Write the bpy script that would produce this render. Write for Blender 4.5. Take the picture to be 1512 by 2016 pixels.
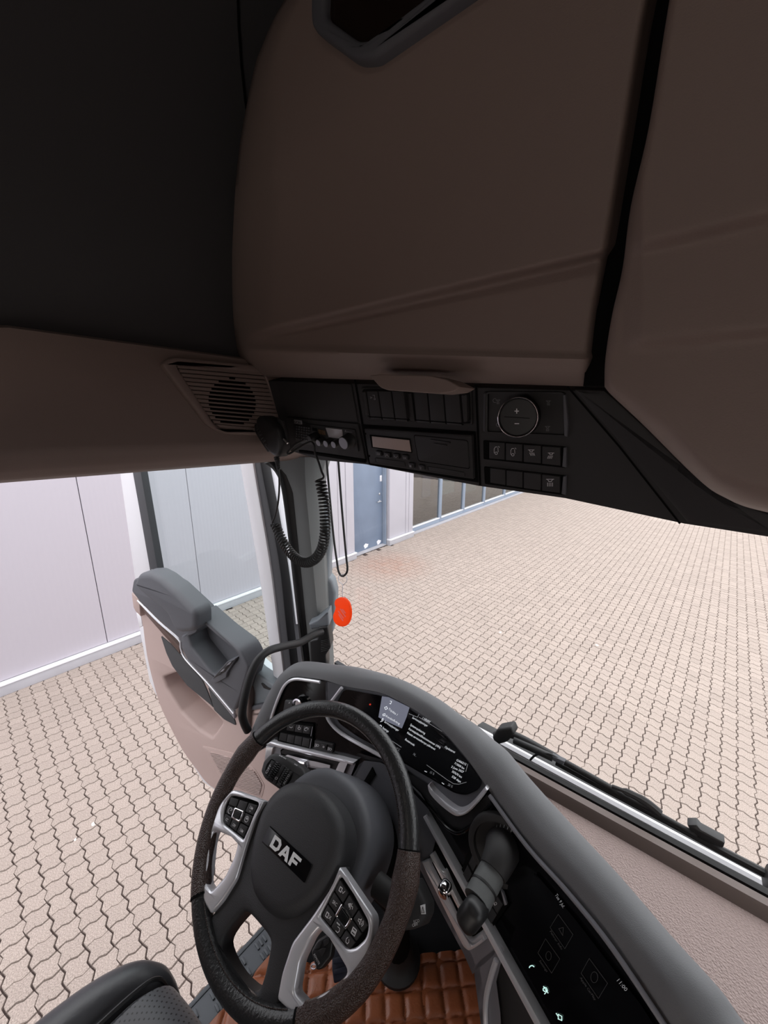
import bpy, bmesh, math, random
from math import sin, cos, tan, pi, radians, sqrt, atan2
from mathutils import Vector, Matrix
from mathutils.geometry import tessellate_polygon
random.seed(7)
for o in list(bpy.data.objects): bpy.data.objects.remove(o)
S = bpy.context.scene
COL = S.collection

# ------------------------------------------------------------------ camera
H = 2.98                                  # eye height above the yard
PITCH, YAW, FPX = radians(13.7), radians(41.8), 755.0
cf = Vector((-sin(YAW)*cos(PITCH), cos(YAW)*cos(PITCH), -sin(PITCH)))
cr_ = Vector((cos(YAW), sin(YAW), 0)); cu = cr_.cross(cf)
EYE = Vector((0, 0, H))
cam = bpy.data.cameras.new('camera'); camo = bpy.data.objects.new('camera', cam); COL.objects.link(camo)
camo.matrix_world = Matrix.Translation(EYE) @ Matrix((cr_, cu, -cf)).transposed().to_4x4()
cam.sensor_fit = 'VERTICAL'; cam.sensor_height = 24.0; cam.lens = 24.0*FPX/2016.0
cam.clip_start = 0.02; cam.clip_end = 200
S.camera = camo

# ------------------------------------------------------------------ sky, sun, exposure
W = bpy.data.worlds.new('sky'); S.world = W; W.use_nodes = True
wn = W.node_tree; wn.nodes.clear()
wo = wn.nodes.new('ShaderNodeOutputWorld'); wb = wn.nodes.new('ShaderNodeBackground')
wtc = wn.nodes.new('ShaderNodeTexCoord'); wsep = wn.nodes.new('ShaderNodeSeparateXYZ'); wr = wn.nodes.new('ShaderNodeValToRGB')
wn.links.new(wtc.outputs['Generated'], wsep.inputs[0]); wn.links.new(wsep.outputs['Z'], wr.inputs[0])
wr.color_ramp.elements[0].color = (0.80, 0.81, 0.84, 1); wr.color_ramp.elements[1].color = (1.0, 1.0, 1.02, 1)
wn.links.new(wr.outputs[0], wb.inputs[0]); wb.inputs[1].default_value = 1.15
wn.links.new(wb.outputs[0], wo.inputs[0])
sun = bpy.data.lights.new('sun', 'SUN'); sun.energy = 0.15; sun.angle = radians(40); sun.color = (1, .97, .92)
suno = bpy.data.objects.new('sun', sun); COL.objects.link(suno)
suno.rotation_euler = (radians(38), radians(14), radians(20))
# fill light added under the roof, behind the driver's seat, to brighten the cab
roof_fill = bpy.data.lights.new('roof_fill_light', 'AREA'); roof_fill.shape = 'RECTANGLE'; roof_fill.size = .5; roof_fill.size_y = .35
roof_fill.energy = 0.22; roof_fill.color = (1, .93, .86)
roof_fillo = bpy.data.objects.new('roof_fill_light', roof_fill); COL.objects.link(roof_fillo); roof_fillo.location = (0.05, -.75, H+.955)
bunk = bpy.data.lights.new('rear_fill_light', 'AREA'); bunk.shape = 'RECTANGLE'; bunk.size = 1.7; bunk.size_y = .22  # warm fill light added on the back wall to brighten the cab
bunk.energy = 1.6; bunk.color = (1, .90, .82)
bunko = bpy.data.objects.new('rear_fill_light', bunk); COL.objects.link(bunko); bunko.location = (0.05, -1.43, H-.80)
bunko.rotation_euler = (radians(90), 0, 0)
S.view_settings.view_transform = 'Standard'; S.view_settings.look = 'None'
S.view_settings.gamma = 1; S.view_settings.use_curve_mapping = False
S.view_settings.exposure = 1.38

# ------------------------------------------------------------------ materials
def mat(name, col, rough=.6, metal=0.0, bump=0.0, scale=400.0, var=0.0, spec=.5, island=0.0, emit=0.0, bdist=.002, kind='noise', vscale=None):
    m = bpy.data.materials.new(name); m.use_nodes = True
    nt = m.node_tree; b = nt.nodes['Principled BSDF']
    b.inputs['Base Color'].default_value = (*col, 1); b.inputs['Roughness'].default_value = rough
    b.inputs['Metallic'].default_value = metal; b.inputs['Specular IOR Level'].default_value = spec
    if emit:
        b.inputs['Emission Color'].default_value = (*col, 1); b.inputs['Emission Strength'].default_value = emit
    tc = nt.nodes.new('ShaderNodeTexCoord')
    if bump:
        if kind == 'voronoi':
            t = nt.nodes.new('ShaderNodeTexVoronoi'); out = t.outputs['Distance']
        else:
            t = nt.nodes.new('ShaderNodeTexNoise'); t.inputs['Detail'].default_value = 3; out = t.outputs[0]
        t.inputs['Scale'].default_value = scale; nt.links.new(tc.outputs['Object'], t.inputs['Vector'])
        bp = nt.nodes.new('ShaderNodeBump'); bp.inputs['Strength'].default_value = bump; bp.inputs['Distance'].default_value = bdist
        nt.links.new(out, bp.inputs['Height']); nt.links.new(bp.outputs[0], b.inputs['Normal'])
    if var or island:
        mx = nt.nodes.new('ShaderNodeHueSaturation'); mx.inputs['Color'].default_value = (*col, 1)
        add = None
        if var:
            t2 = nt.nodes.new('ShaderNodeTexNoise'); t2.inputs['Scale'].default_value = vscale or 6.0; t2.inputs['Detail'].default_value = 6
            nt.links.new(tc.outputs['Object'], t2.inputs['Vector'])
            mr = nt.nodes.new('ShaderNodeMapRange'); mr.inputs[1].default_value = .3; mr.inputs[2].default_value = .7
            mr.inputs[3].default_value = 1-var; mr.inputs[4].default_value = 1+var
            nt.links.new(t2.outputs[0], mr.inputs[0]); add = mr.outputs[0]
        if island:
            g = nt.nodes.new('ShaderNodeNewGeometry'); mr2 = nt.nodes.new('ShaderNodeMapRange')
            mr2.inputs[3].default_value = 1-island; mr2.inputs[4].default_value = 1+island
            nt.links.new(g.outputs['Random Per Island'], mr2.inputs[0])
            if add:
                mu = nt.nodes.new('ShaderNodeMath'); mu.operation = 'MULTIPLY'
                nt.links.new(add, mu.inputs[0]); nt.links.new(mr2.outputs[0], mu.inputs[1]); add = mu.outputs[0]
            else: add = mr2.outputs[0]
        nt.links.new(add, mx.inputs['Value']); nt.links.new(mx.outputs[0], b.inputs['Base Color'])
    return m

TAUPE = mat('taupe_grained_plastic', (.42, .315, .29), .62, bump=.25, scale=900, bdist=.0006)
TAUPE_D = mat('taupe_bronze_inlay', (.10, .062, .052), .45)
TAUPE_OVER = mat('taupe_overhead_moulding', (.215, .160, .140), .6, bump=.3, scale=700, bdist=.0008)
CLOTH = mat('charcoal_cloth_lining', (.075, .074, .077), .95, bump=.4, scale=900, bdist=.001, spec=.1)
CHAR = mat('charcoal_soft_plastic', (.088, .090, .102), .58, bump=.3, scale=1200, bdist=.0005)
PADM = mat('charcoal_dash_pad', (.135, .137, .145), .62, bump=.5, scale=900, bdist=.0008)
HOODM = mat('charcoal_hood_skin', (.042, .042, .045), .55, bump=.4, scale=1000, bdist=.0006)
BLK = mat('black_satin_plastic', (.013, .013, .014), .45)
BLKM = mat('black_matt_plastic', (.020, .019, .020), .65, bump=.2, scale=900, bdist=.0005)
DEEP = mat('black_recess', (.004, .004, .004), .9, spec=.1)
GLOSS = mat('piano_black', (.004, .004, .005), .14, spec=.28)
SCREEN = mat('dark_screen_glass', (.003, .003, .004), .1, spec=.3)
RUB = mat('black_rubber', (.012, .012, .013), .55)
RUB2 = mat('grey_black_seal_rubber', (.05, .05, .056), .6)
SILV = mat('satin_silver_trim', (.72, .72, .76), .28, .4)
BRIGHT = mat('bright_silver_trim', (.86, .86, .88), .22, .5)
SILVD = mat('satin_grey_trim', (.27, .27, .30), .42, .45)
CHROME = mat('chrome', (.8, .8, .82), .1, 1.0)
LEATH = mat('black_wheel_leather', (.018, .018, .019), .33, bump=.55, scale=260, bdist=.0016)
GRIP = mat('brown_perforated_leather', (.040, .021, .016), .36, bump=.9, scale=520, bdist=.0015, kind='voronoi')
HUBM = mat('black_airbag_cover', (.030, .030, .033), .55, bump=.5, scale=700, bdist=.0008)
WHITE = mat('white_print', (.85, .85, .86), .5)
PRINT = mat('grey_white_print', (.62, .62, .64), .5)
PRINTD = mat('dim_grey_print', (.22, .22, .23), .5)
LITTXT = mat('lit_screen_text', (.75, .78, .82), .5, emit=.28)
LITDIM = mat('dim_lit_screen_text', (.5, .52, .55), .5, emit=.05)
LITRED = mat('red_tell_tale', (.8, .05, .02), .5, emit=.12)
LITICE = mat('pale_green_lit_icon', (.55, .8, .75), .5, emit=.3)
SCRLIT = mat('lit_grey_screen_page', (.055, .058, .075), .25, emit=.9)
TACHO = mat('tachograph_lcd', (.40, .31, .28), .35, bump=.3, scale=300)
WPAINT = mat('white_cab_paint', (.72, .71, .745), .25)
FACADE = mat('pale_lavender_cladding', (.43, .413, .46), .55, var=.04, vscale=1.5)
PLINTH = mat('pale_grey_plinth', (.37, .36, .39), .6, var=.05)
DOORB = mat('blue_grey_steel_door', (.15, .19, .265), .45, var=.07, vscale=3)
FRAMEM = mat('blue_grey_window_frame', (.23, .275, .35), .45)
STEEL = mat('brushed_steel', (.6, .6, .62), .3, .9)
STONE = mat('sand_grey_paver', (.362, .300, .266), .9, bump=.8, scale=260, var=.34, vscale=150, island=.06, bdist=.004, spec=.2)
JOINT = mat('dark_joint_sand', (.08, .06, .055), .95, var=.2, vscale=40, spec=.1)
FLOORC = mat('black_cab_carpet', (.012, .012, .013), .95, bump=.5, scale=600, spec=.1)
LEATHQ = mat('cognac_quilted_leather', (.255, .075, .028), .42, bump=.35, scale=160, var=.18, vscale=9, bdist=.002)
SEATM = mat('black_seat_leather', (.045, .045, .050), .40, bump=.5, scale=60, bdist=.0015, var=.1)
STEPM = mat('dark_grey_tread_plate', (.07, .078, .09), .55, bump=.3, scale=500, bdist=.0006)
ORANGE = mat('orange_translucent_plastic', (.95, .15, .02), .35)
def translucent(m, col, f):
    nt = m.node_tree; b = nt.nodes['Principled BSDF']; o = nt.nodes['Material Output']; t = nt.nodes.new('ShaderNodeBsdfTranslucent'); t.inputs[0].default_value = (*col, 1)
    x = nt.nodes.new('ShaderNodeMixShader'); x.inputs[0].default_value = f
    nt.links.new(b.outputs[0], x.inputs[1]); nt.links.new(t.outputs[0], x.inputs[2]); nt.links.new(x.outputs[0], o.inputs[0])
translucent(ORANGE, (1.0, .20, .035), .6)
ORANGE2 = mat('pink_raised_print', (.95, .22, .18), .3)
GREYP = mat('grey_pillar_trim', (.115, .121, .122), .6, bump=.3, scale=900, bdist=.0006)
GREYP2 = mat('blue_grey_outer_trim', (.16, .18, .20), .5)
TRAYM = mat('taupe_perforated_tray', (.38, .29, .27), .7, bump=.8, scale=330, bdist=.002, kind='voronoi')
BROWNL = mat('brown_windscreen_ledge', (.12, .088, .078), .6, bump=.3, scale=900, bdist=.0006)
NAVY = mat('navy_key_case', (.010, .013, .03), .5)
PALE = mat('pale_green_reflection', (.70, .80, .75), .7)
ROOMF = mat('brown_shop_floor', (.16, .13, .11), .6, var=.1)
FILLD = mat('fill_lamp_diffuser', (1, .93, .85), .5, emit=.8)  # glow of the added fill fixtures
BIRD = mat('white_dropping', (.85, .84, .82), .8)
def stain(m, c, r, col):                                 # reddish stone dust trodden into the paving by the steel door
    nt = m.node_tree; b = nt.nodes['Principled BSDF']; g = nt.nodes.new('ShaderNodeNewGeometry'); d = nt.nodes.new('ShaderNodeVectorMath'); d.operation = 'DISTANCE'
    d.inputs[1].default_value = c; n = nt.nodes.new('ShaderNodeTexNoise'); n.inputs['Scale'].default_value = 7
    r1 = nt.nodes.new('ShaderNodeMapRange'); r1.inputs[1].default_value = r; r1.inputs[2].default_value = r*.2; r1.inputs[3].default_value = 0; r1.inputs[4].default_value = .9
    mu = nt.nodes.new('ShaderNodeMath'); mu.operation = 'MULTIPLY'; mx = nt.nodes.new('ShaderNodeMix'); mx.data_type = 'RGBA'; mx.inputs[7].default_value = (*col, 1)
    src = b.inputs['Base Color'].links[0].from_socket
    nt.links.new(g.outputs['Position'], d.inputs[0]); nt.links.new(d.outputs['Value'], r1.inputs[0]); nt.links.new(g.outputs['Position'], n.inputs['Vector'])
    nt.links.new(r1.outputs[0], mu.inputs[0]); nt.links.new(n.outputs[0], mu.inputs[1]); nt.links.new(mu.outputs[0], mx.inputs[0]); nt.links.new(src, mx.inputs[6]); nt.links.new(mx.outputs[2], b.inputs['Base Color'])
stain(STONE, (-4.95, 5.7, 0), 1.0, (.36, .20, .15))
# perforated seat leather: small dark holes as relief and colour
PERF = mat('perforated_black_leather', (.05, .05, .055), .5)
def holes(m, scale, base):
    nt = m.node_tree; b = nt.nodes['Principled BSDF']; tc = nt.nodes.new('ShaderNodeTexCoord')
    mp = nt.nodes.new('ShaderNodeMapping'); mp.inputs['Rotation'].default_value = (0, 0, radians(45))
    t = nt.nodes.new('ShaderNodeTexVoronoi'); t.inputs['Scale'].default_value = scale; t.inputs['Randomness'].default_value = 0
    t.voronoi_dimensions = '2D'
    r = nt.nodes.new('ShaderNodeValToRGB'); r.color_ramp.elements[0].position = .22; r.color_ramp.elements[1].position = .28
    r.color_ramp.elements[0].color = (.003, .003, .003, 1); r.color_ramp.elements[1].color = (*base, 1); r.color_ramp.elements[0].position = .16; r.color_ramp.elements[1].position = .21
    nt.links.new(tc.outputs['Object'], mp.inputs[0]); nt.links.new(mp.outputs[0], t.inputs['Vector'])
    nt.links.new(t.outputs['Distance'], r.inputs[0]); nt.links.new(r.outputs[0], b.inputs['Base Color'])
    bp = nt.nodes.new('ShaderNodeBump'); bp.inputs['Distance'].default_value = .0006; bp.inputs['Strength'].default_value = .4
    nt.links.new(r.outputs[0], bp.inputs['Height']); nt.links.new(bp.outputs[0], b.inputs['Normal'])
holes(PERF, 125, (.085, .085, .094))
def glass(name, tint, refl=.06, rough=0.0):
    m = bpy.data.materials.new(name); m.use_nodes = True; nt = m.node_tree; nt.nodes.clear()
    o = nt.nodes.new('ShaderNodeOutputMaterial'); mx = nt.nodes.new('ShaderNodeMixShader'); t = nt.nodes.new('ShaderNodeBsdfTransparent')
    g = nt.nodes.new('ShaderNodeBsdfGlossy'); g.inputs['Roughness'].default_value = rough
    lw = nt.nodes.new('ShaderNodeLayerWeight'); lw.inputs[0].default_value = .5
    t.inputs[0].default_value = (*tint, 1)
    pw = nt.nodes.new('ShaderNodeMath'); pw.operation = 'POWER'; pw.inputs[1].default_value = 5.0
    mu = nt.nodes.new('ShaderNodeMath'); mu.operation = 'MULTIPLY_ADD'; mu.inputs[1].default_value = .9; mu.inputs[2].default_value = refl
    nt.links.new(lw.outputs['Facing'], pw.inputs[0]); nt.links.new(pw.outputs[0], mu.inputs[0]); nt.links.new(mu.outputs[0], mx.inputs[0])
    nt.links.new(t.outputs[0], mx.inputs[1]); nt.links.new(g.outputs[0], mx.inputs[2]); nt.links.new(mx.outputs[0], o.inputs[0])
    return m
GLASSW = glass('windscreen_glass', (.985, .99, .985), .012)
GLASSD = glass('green_tinted_door_glass', (.885, .945, .94), .03)
GLASSS = glass('shop_window_glass', (.55, .6, .6), .30)

# ------------------------------------------------------------------ geometry helpers
def V(x, y, z): return Vector((x, y, z+H))              # cab coordinates: z measured from the eye
def ray(px, py): return cf + cr_*((px-756)/FPX) + cu*((1008-py)/FPX)
class Plane:                                             # a real plane in the cab; maps a sight line to its point on it
    def __init__(s, p, n): s.p = Vector(p)+Vector((0, 0, H)); s.n = Vector(n).normalized()
    def __call__(s, px, py, off=0.0):
        r = ray(px, py); return EYE + r*(((s.p + s.n*off - EYE) @ s.n)/(r @ s.n)) if False else EYE + r*((s.p + s.n*off - EYE).dot(s.n)/r.dot(s.n))
DX = [(-1.2, .40), (-.92, .50), (-.78, .555), (-.62, .588), (-.48, .60), (-.36, .59), (-.23, .547), (.06, .44), (.7, .20)]
DK = .30
def dash_y(x):
    if x <= DX[0][0]: return DX[0][1]
    for (a, ya), (b, yb) in zip(DX, DX[1:]):
        if x <= b: return ya+(yb-ya)*(x-a)/(b-a)
    return DX[-1][1]
class Dash:                                              # the curved fascia, a ruled surface leaning towards the driver
    n = Vector((.12, -1, .3)).normalized()
    def __call__(s, px, py, off=0.0):
        r = ray(px, py); lo, hi = .1, 3.0
        for _ in range(40):
            t = (lo+hi)/2; P = r*t
            if P.y < dash_y(P.x)+DK*(P.z+.68)-off*1.05: lo = t
            else: hi = t
        return EYE+r*lo
DASH = Dash()
HU = Vector((-.975, -.222, 0)).normalized(); HN = Vector((.222, -.975, 0)).normalized()
DOOR = Plane((-1.08, .70, 0), HN)
PILL = Plane((-.95, .775, 0), (.6, -.8, 0))
CONS = Plane((0, .645, 0), (0, -1, -.3))
LOCK = Plane((0, .545, .1), (0, -1, 0))
SIDE = Plane((-1.0, 0, 0), (1, 0, 0))
def YP(y): return Plane((0, y, 0), (0, -1, 0))
def ZP(z): return Plane((0, 0, z), (0, 0, 1))
def XP(x): return Plane((x, 0, 0), (1, 0, 0))
WC = Vector((-.481, .303, -.742+H)); WE, WA = .874, .114
WN = Vector((sin(WA)*cos(WE), -cos(WA)*cos(WE), sin(WE))); WX = Vector((0, 0, 1)).cross(WN).normalized(); WY = WN.cross(WX)
WC = WC + WX*.003
def WL(a, b, o=0.0): return WC+WX*a+WY*b+WN*o
WHEEL = Plane(WC-Vector((0, 0, H)), WN)

def root_off(o):
    v = Vector((0, 0, 0))
    while o is not None: v += o.location; o = o.parent
    return v
def obj(name, bm, m, parent=None, sharp=38, smooth=True):
    me = bpy.data.meshes.new(name)
    bmesh.ops.recalc_face_normals(bm, faces=bm.faces[:])
    off = root_off(parent)
    if off.length: bmesh.ops.translate(bm, vec=-off, verts=bm.verts[:])
    bm.to_mesh(me); bm.free()
    if smooth:
        me.polygons.foreach_set('use_smooth', [True]*len(me.polygons))
        me.set_sharp_from_angle(angle=radians(sharp))
    me.materials.append(m)
    o = bpy.data.objects.new(name, me); COL.objects.link(o)
    if parent: o.parent = parent
    return o
def lab(o, label): o['label'] = label; return o
def tag(o, label, cat, group=None):
    o['label'] = label; o['category'] = cat
    if group: o['group'] = group
    return o
def thing(name, label, cat, loc, group=None):
    o = bpy.data.objects.new(name, None); o.empty_display_size = .05; COL.objects.link(o); o.location = loc
    return tag(o, label, cat, group)
def struct(name, bm, m, parent=None, **k):
    o = obj(name, bm, m, parent, **k)
    if parent is None: o['kind'] = 'structure'
    return o
def NB(): return bmesh.new()
def box(bm, a, b, bev=0.0):
    a, b = Vector(a), Vector(b); c = (a+b)/2; d = b-a
    r = bmesh.ops.create_cube(bm, size=1, matrix=Matrix.Translation(c) @ Matrix.Diagonal((abs(d.x), abs(d.y), abs(d.z), 1)))
    if bev:
        es = list({e for v in r['verts'] for e in v.link_edges}); bmesh.ops.bevel(bm, geom=es, offset=bev, segments=2, profile=.5, affect='EDGES')
    return bm
def wbox(x0, x1, y0, y1, z0, z1, bev=0.0, bm=None):     # box in cab coordinates
    return box(bm or NB(), (x0, y0, z0+H), (x1, y1, z1+H), bev)
def rbox(c, s, r, n=8, M=None, bm=None):                # pillow: box with large rounded edges
    bm = bm or NB(); b2 = NB(); bmesh.ops.create_cube(b2, size=2)
    bmesh.ops.subdivide_edges(b2, edges=b2.edges[:], cuts=n, use_grid_fill=True)
    h = Vector(s)/2
    for v in b2.verts:
        p = Vector((v.co.x*h.x, v.co.y*h.y, v.co.z*h.z)); q = Vector([max(-h[i]+r, min(h[i]-r, p[i])) for i in range(3)])
        d = p-q
        if d.length > 1e-9: p = q+d.normalized()*r
        v.co = p
    if M is not None: bmesh.ops.transform(b2, matrix=M, verts=b2.verts[:])
    bmesh.ops.translate(b2, vec=Vector(c), verts=b2.verts[:])
    t = bpy.data.meshes.new('t'); b2.to_mesh(t); b2.free(); bm.from_mesh(t); bpy.data.meshes.remove(t); return bm
def cat(pts, n=6, closed=False):                        # Catmull-Rom through points
    P = [Vector(p) for p in pts]; out = []; L = len(P)
    rng = L if closed else L-1
    for i in range(rng):
        if closed: p0, p1, p2, p3 = P[(i-1) % L], P[i], P[(i+1) % L], P[(i+2) % L]
        else: p0, p1, p2, p3 = P[max(i-1, 0)], P[i], P[i+1], P[min(i+2, L-1)]
        for k in range(n):
            t = k/n
            out.append(.5*((2*p1)+(p2-p0)*t+(2*p0-5*p1+4*p2-p3)*t*t+(3*p1-p0-3*p2+p3)*t**3))
    if not closed: out.append(P[-1])
    return [tuple(v) for v in out]
def rnd(pts, r, n=4):                                   # fillet the corners of a 2-D outline
    out = []; L = len(pts)
    for i in range(L):
        p = Vector(pts[i][:2]); rr = pts[i][2] if len(pts[i]) > 2 else r
        a = Vector(pts[i-1][:2])-p; b = Vector(pts[(i+1) % L][:2])-p
        la, lb = a.length, b.length
        d = min(rr, la*.48, lb*.48)
        if d <= 0: out.append(tuple(p)); continue
        A = p+a/la*d; B = p+b/lb*d
        for k in range(n+1):
            t = k/n; out.append(tuple(A*(1-t)**2+p*2*t*(1-t)+B*t*t))
    return out
def slab(pts, n, depth, r=0.0, seg=2, holes=(), bm=None, conform=None):
    """solid plate: outline pts (3-D), front normal n, thickness, rounded front edge r, holes (3-D loops)"""
    bm = bm or NB(); n = Vector(n).normalized()
    t = n.cross(Vector((0, 0, 1)) if abs(n.z) < .9 else Vector((0, 1, 0))).normalized(); b = n.cross(t)
    loops = [[Vector(p) for p in pts]]+[[Vector(p) for p in h] for h in holes]
    L2 = []; ins = []
    for li, lp in enumerate(loops):
        P = [(p.dot(t), p.dot(b)) for p in lp]
        ar = sum(P[i-1][0]*P[i][1]-P[i][0]*P[i-1][1] for i in range(len(P)))
        want = 1 if li == 0 else -1
        if ar*want < 0: lp.reverse(); P.reverse()
        L2.append(P); iv = []
        for i in range(len(P)):
            a = Vector(P[i])-Vector(P[i-1]); c = Vector(P[(i+1) % len(P)])-Vector(P[i])
            a = a.normalized() if a.length > 1e-9 else c.normalized(); c = c.normalized() if c.length > 1e-9 else a
            na, nc = Vector((-a.y, a.x)), Vector((-c.y, c.x)); m = na+nc
            m = m/max(m.length_squared, .35)*2 if m.length > 1e-6 else na
            if m.length > 1.6: m = m.normalized()*1.6
            iv.append(t*m.x+b*m.y)
        ins.append(iv)
    prof = [(0.0, -depth)]
    if r > 0:
        for k in range(seg+1):
            a = k/seg*pi/2; prof.append((r*(1-cos(a)), -r+r*sin(a)))
    else: prof.append((0.0, 0.0))
    tops, bots = [], []
    for lp, iv in zip(loops, ins):
        prev = None
        for k, (i_, o_) in enumerate(prof):
            ring = [bm.verts.new(p+v*i_+n*o_) for p, v in zip(lp, iv)]
            if prev:
                for j in range(len(ring)): bm.faces.new((prev[j-1], prev[j], ring[j], ring[j-1]))
            else: bots += ring
            prev = ring
        tops += prev
    flat = [[Vector((x, y, 0)) for x, y in P] for P in L2]
    front = []
    for tri in tessellate_polygon(flat):
        for vs in ((tops,) if conform else (tops, bots)):
            try:
                f = bm.faces.new([vs[i] for i in tri])
                if conform: front.append(f)
            except ValueError: pass
    if conform:                                          # lay the front skin onto the curved surface
        M, off = conform
        for f in front: f.material_index = 5
        for _ in range(7):
            es = [e for e in bm.edges if e.calc_length() > .022 and len(e.link_faces) == 2 and all(q.material_index == 5 for q in e.link_faces)]
            if not es: break
            old = set(bm.verts); bmesh.ops.subdivide_edges(bm, edges=es, cuts=1)
            for v in bm.verts:
                if v not in old: v.co = M(*to_px(v.co)[:2], off)
            bmesh.ops.triangulate(bm, faces=[f for f in bm.faces if f.material_index == 5 and len(f.verts) > 3])
        for f in bm.faces: f.material_index = 0
    return bm
def to_px(P):
    d = P-EYE; w = d.dot(cf)
    return (756+FPX*d.dot(cr_)/w, 1008-FPX*d.dot(cu)/w, w) if w > .2 else None
def dense(P, L=18.0):
    out = []
    for a, b in zip(P, P[1:]+P[:1]):
        n = max(1, int(sqrt((a[0]-b[0])**2+(a[1]-b[1])**2)/L))
        for k in range(n): out.append((a[0]+(b[0]-a[0])*k/n, a[1]+(b[1]-a[1])*k/n))
    return out
def SL(M, poly, off, depth, r=0.0, seg=2, holes=(), bm=None, n=None):
    return slab([M(x, y, off) for x, y in poly], n or M.n, depth, r, seg, [[M(x, y, off) for x, y in h] for h in holes], bm)
def tube(pts, r, n=10, closed=False, bm=None, flat=1.0, up=None, cap=True, twist=0):
    """tube along 3-D points; r number or list; flat squeezes the section along `up`"""
    bm = bm or NB(); P = [Vector(p) for p in pts]; L = len(P); prev = None; first = None; N = None
    for i in range(L):
        if closed: T = (P[(i+1) % L]-P[i-1])
        else: T = P[min(i+1, L-1)]-P[max(i-1, 0)]
        T.normalize()
        if up is not None: N = (Vector(up)-T*Vector(up).dot(T)).normalized()
        elif N is None: N = T.orthogonal().normalized()
        else: N = (N-T*N.dot(T)).normalized()
        B = T.cross(N); rr = r[i] if isinstance(r, (list, tuple)) else r
        ring = [bm.verts.new(P[i]+N*(rr*flat*cos(2*pi*k/n+twist))+B*(rr*sin(2*pi*k/n+twist))) for k in range(n)]
        if prev:
            for k in range(n): bm.faces.new((prev[k-1], prev[k], ring[k], ring[k-1]))
        else: first = ring
        prev = ring
    if closed:
        for k in range(n): bm.faces.new((prev[k-1], prev[k], first[k], first[k-1]))
    elif cap: bm.faces.new(first); bm.faces.new(prev[::-1])
    return bm
def TB(M, px, off, r, n=8, smooth=5, **k):               # tube along a path lying on a surface
    pts = cat(px, smooth) if smooth else px
    return tube([M(p[0], p[1], off) for p in pts], r, n, **k)
def grid(f, nu, nv, bm=None, thick=0.0, tdir=None):      # surface f(u,v); optional back skin
    bm = bm or NB(); R = [[bm.verts.new(f(i/nu, j/nv)) for j in range(nv+1)] for i in range(nu+1)]
    for i in range(nu):
        for j in range(nv): bm.faces.new((R[i][j], R[i+1][j], R[i+1][j+1], R[i][j+1]))
    if thick:
        d = Vector(tdir)*thick
        Q = [[bm.verts.new(R[i][j].co+d) for j in (0, nv)] for i in range(nu+1)]
        Q2 = [[bm.verts.new(R[i][j].co+d) for j in range(1, nv)] for i in (0, nu)]
        def rim(A, B):
            for k in range(len(A)-1): bm.faces.new((A[k], A[k+1], B[k+1], B[k]))
        rim([R[i][0] for i in range(nu+1)], [Q[i][0] for i in range(nu+1)])
        rim([R[i][nv] for i in range(nu+1)], [Q[i][1] for i in range(nu+1)])
        rim(R[0], [Q[0][0]]+Q2[0]+[Q[0][1]]); rim(R[nu], [Q[nu][0]]+Q2[1]+[Q[nu][1]])
        back = [Q[i][0] for i in range(nu+1)]+Q2[1]+[Q[nu][1]]+[Q[i][1] for i in range(nu-1, -1, -1)]+Q2[0][::-1]
        try: bm.faces.new(back)
        except ValueError: pass
    return bm
def lathe(prof, o, ax, n=20, bm=None):                   # prof: (radius, height along axis)
    bm = bm or NB(); ax = Vector(ax).normalized(); t = ax.orthogonal().normalized(); b = ax.cross(t); o = Vector(o); prev = None
    for r, h in prof:
        ring = [bm.verts.new(o+ax*h+(t*cos(2*pi*k/n)+b*sin(2*pi*k/n))*max(r, 1e-5)) for k in range(n)]
        if prev:
            for k in range(n): bm.faces.new((prev[k-1], prev[k], ring[k], ring[k-1]))
        else: bm.faces.new(ring)
        prev = ring
    bm.faces.new(prev[::-1]); return bm
def strokes(M, lines, w, off=.0012, bm=None):            # flat printed strokes on a surface
    bm = bm or NB()
    for ln in lines:
        for a, b in zip(ln, ln[1:]):
            a, b = Vector(a), Vector(b); d = b-a
            if d.length < 1e-6: continue
            n_ = max(1, int(d.length/9)) if d.length > 1 else 1
            d.normalize(); q = Vector((-d.y, d.x))*w/2; a2, b2 = a-d*w*.3, b+d*w*.3
            for k in range(n_):
                u, v = a2.lerp(b2, k/n_), a2.lerp(b2, (k+1)/n_)
                bm.faces.new([bm.verts.new(M(p.x, p.y, off)) for p in (u-q, v-q, v+q, u+q)])
    return bm
def circ(cx, cy, r, n=14, a0=0, a1=360, sx=1.0, sy=1.0):
    return [(cx+r*sx*cos(radians(a0+(a1-a0)*k/n)), cy+r*sy*sin(radians(a0+(a1-a0)*k/n))) for k in range(n+1)]
FONTS = {}
def textmesh(body, bold=0.0):
    k = (body, bold)
    if k in FONTS: return FONTS[k]
    c = bpy.data.curves.new('t', 'FONT'); c.body = body; c.resolution_u = 2; c.offset = bold
    o = bpy.data.objects.new('t', c); COL.objects.link(o); bpy.context.view_layer.update()
    me = bpy.data.meshes.new_from_object(o.evaluated_get(bpy.context.evaluated_depsgraph_get()))
    bpy.data.objects.remove(o); bpy.data.curves.remove(c)
    vs = [v.co.copy() for v in me.vertices]; fs = [tuple(p.vertices) for p in me.polygons]; bpy.data.meshes.remove(me)
    x0 = min(v.x for v in vs); x1 = max(v.x for v in vs); y1 = max(v.y for v in vs)
    FONTS[k] = ([((v.x-x0)/(x1-x0), v.y/y1) for v in vs], fs); return FONTS[k]
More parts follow.
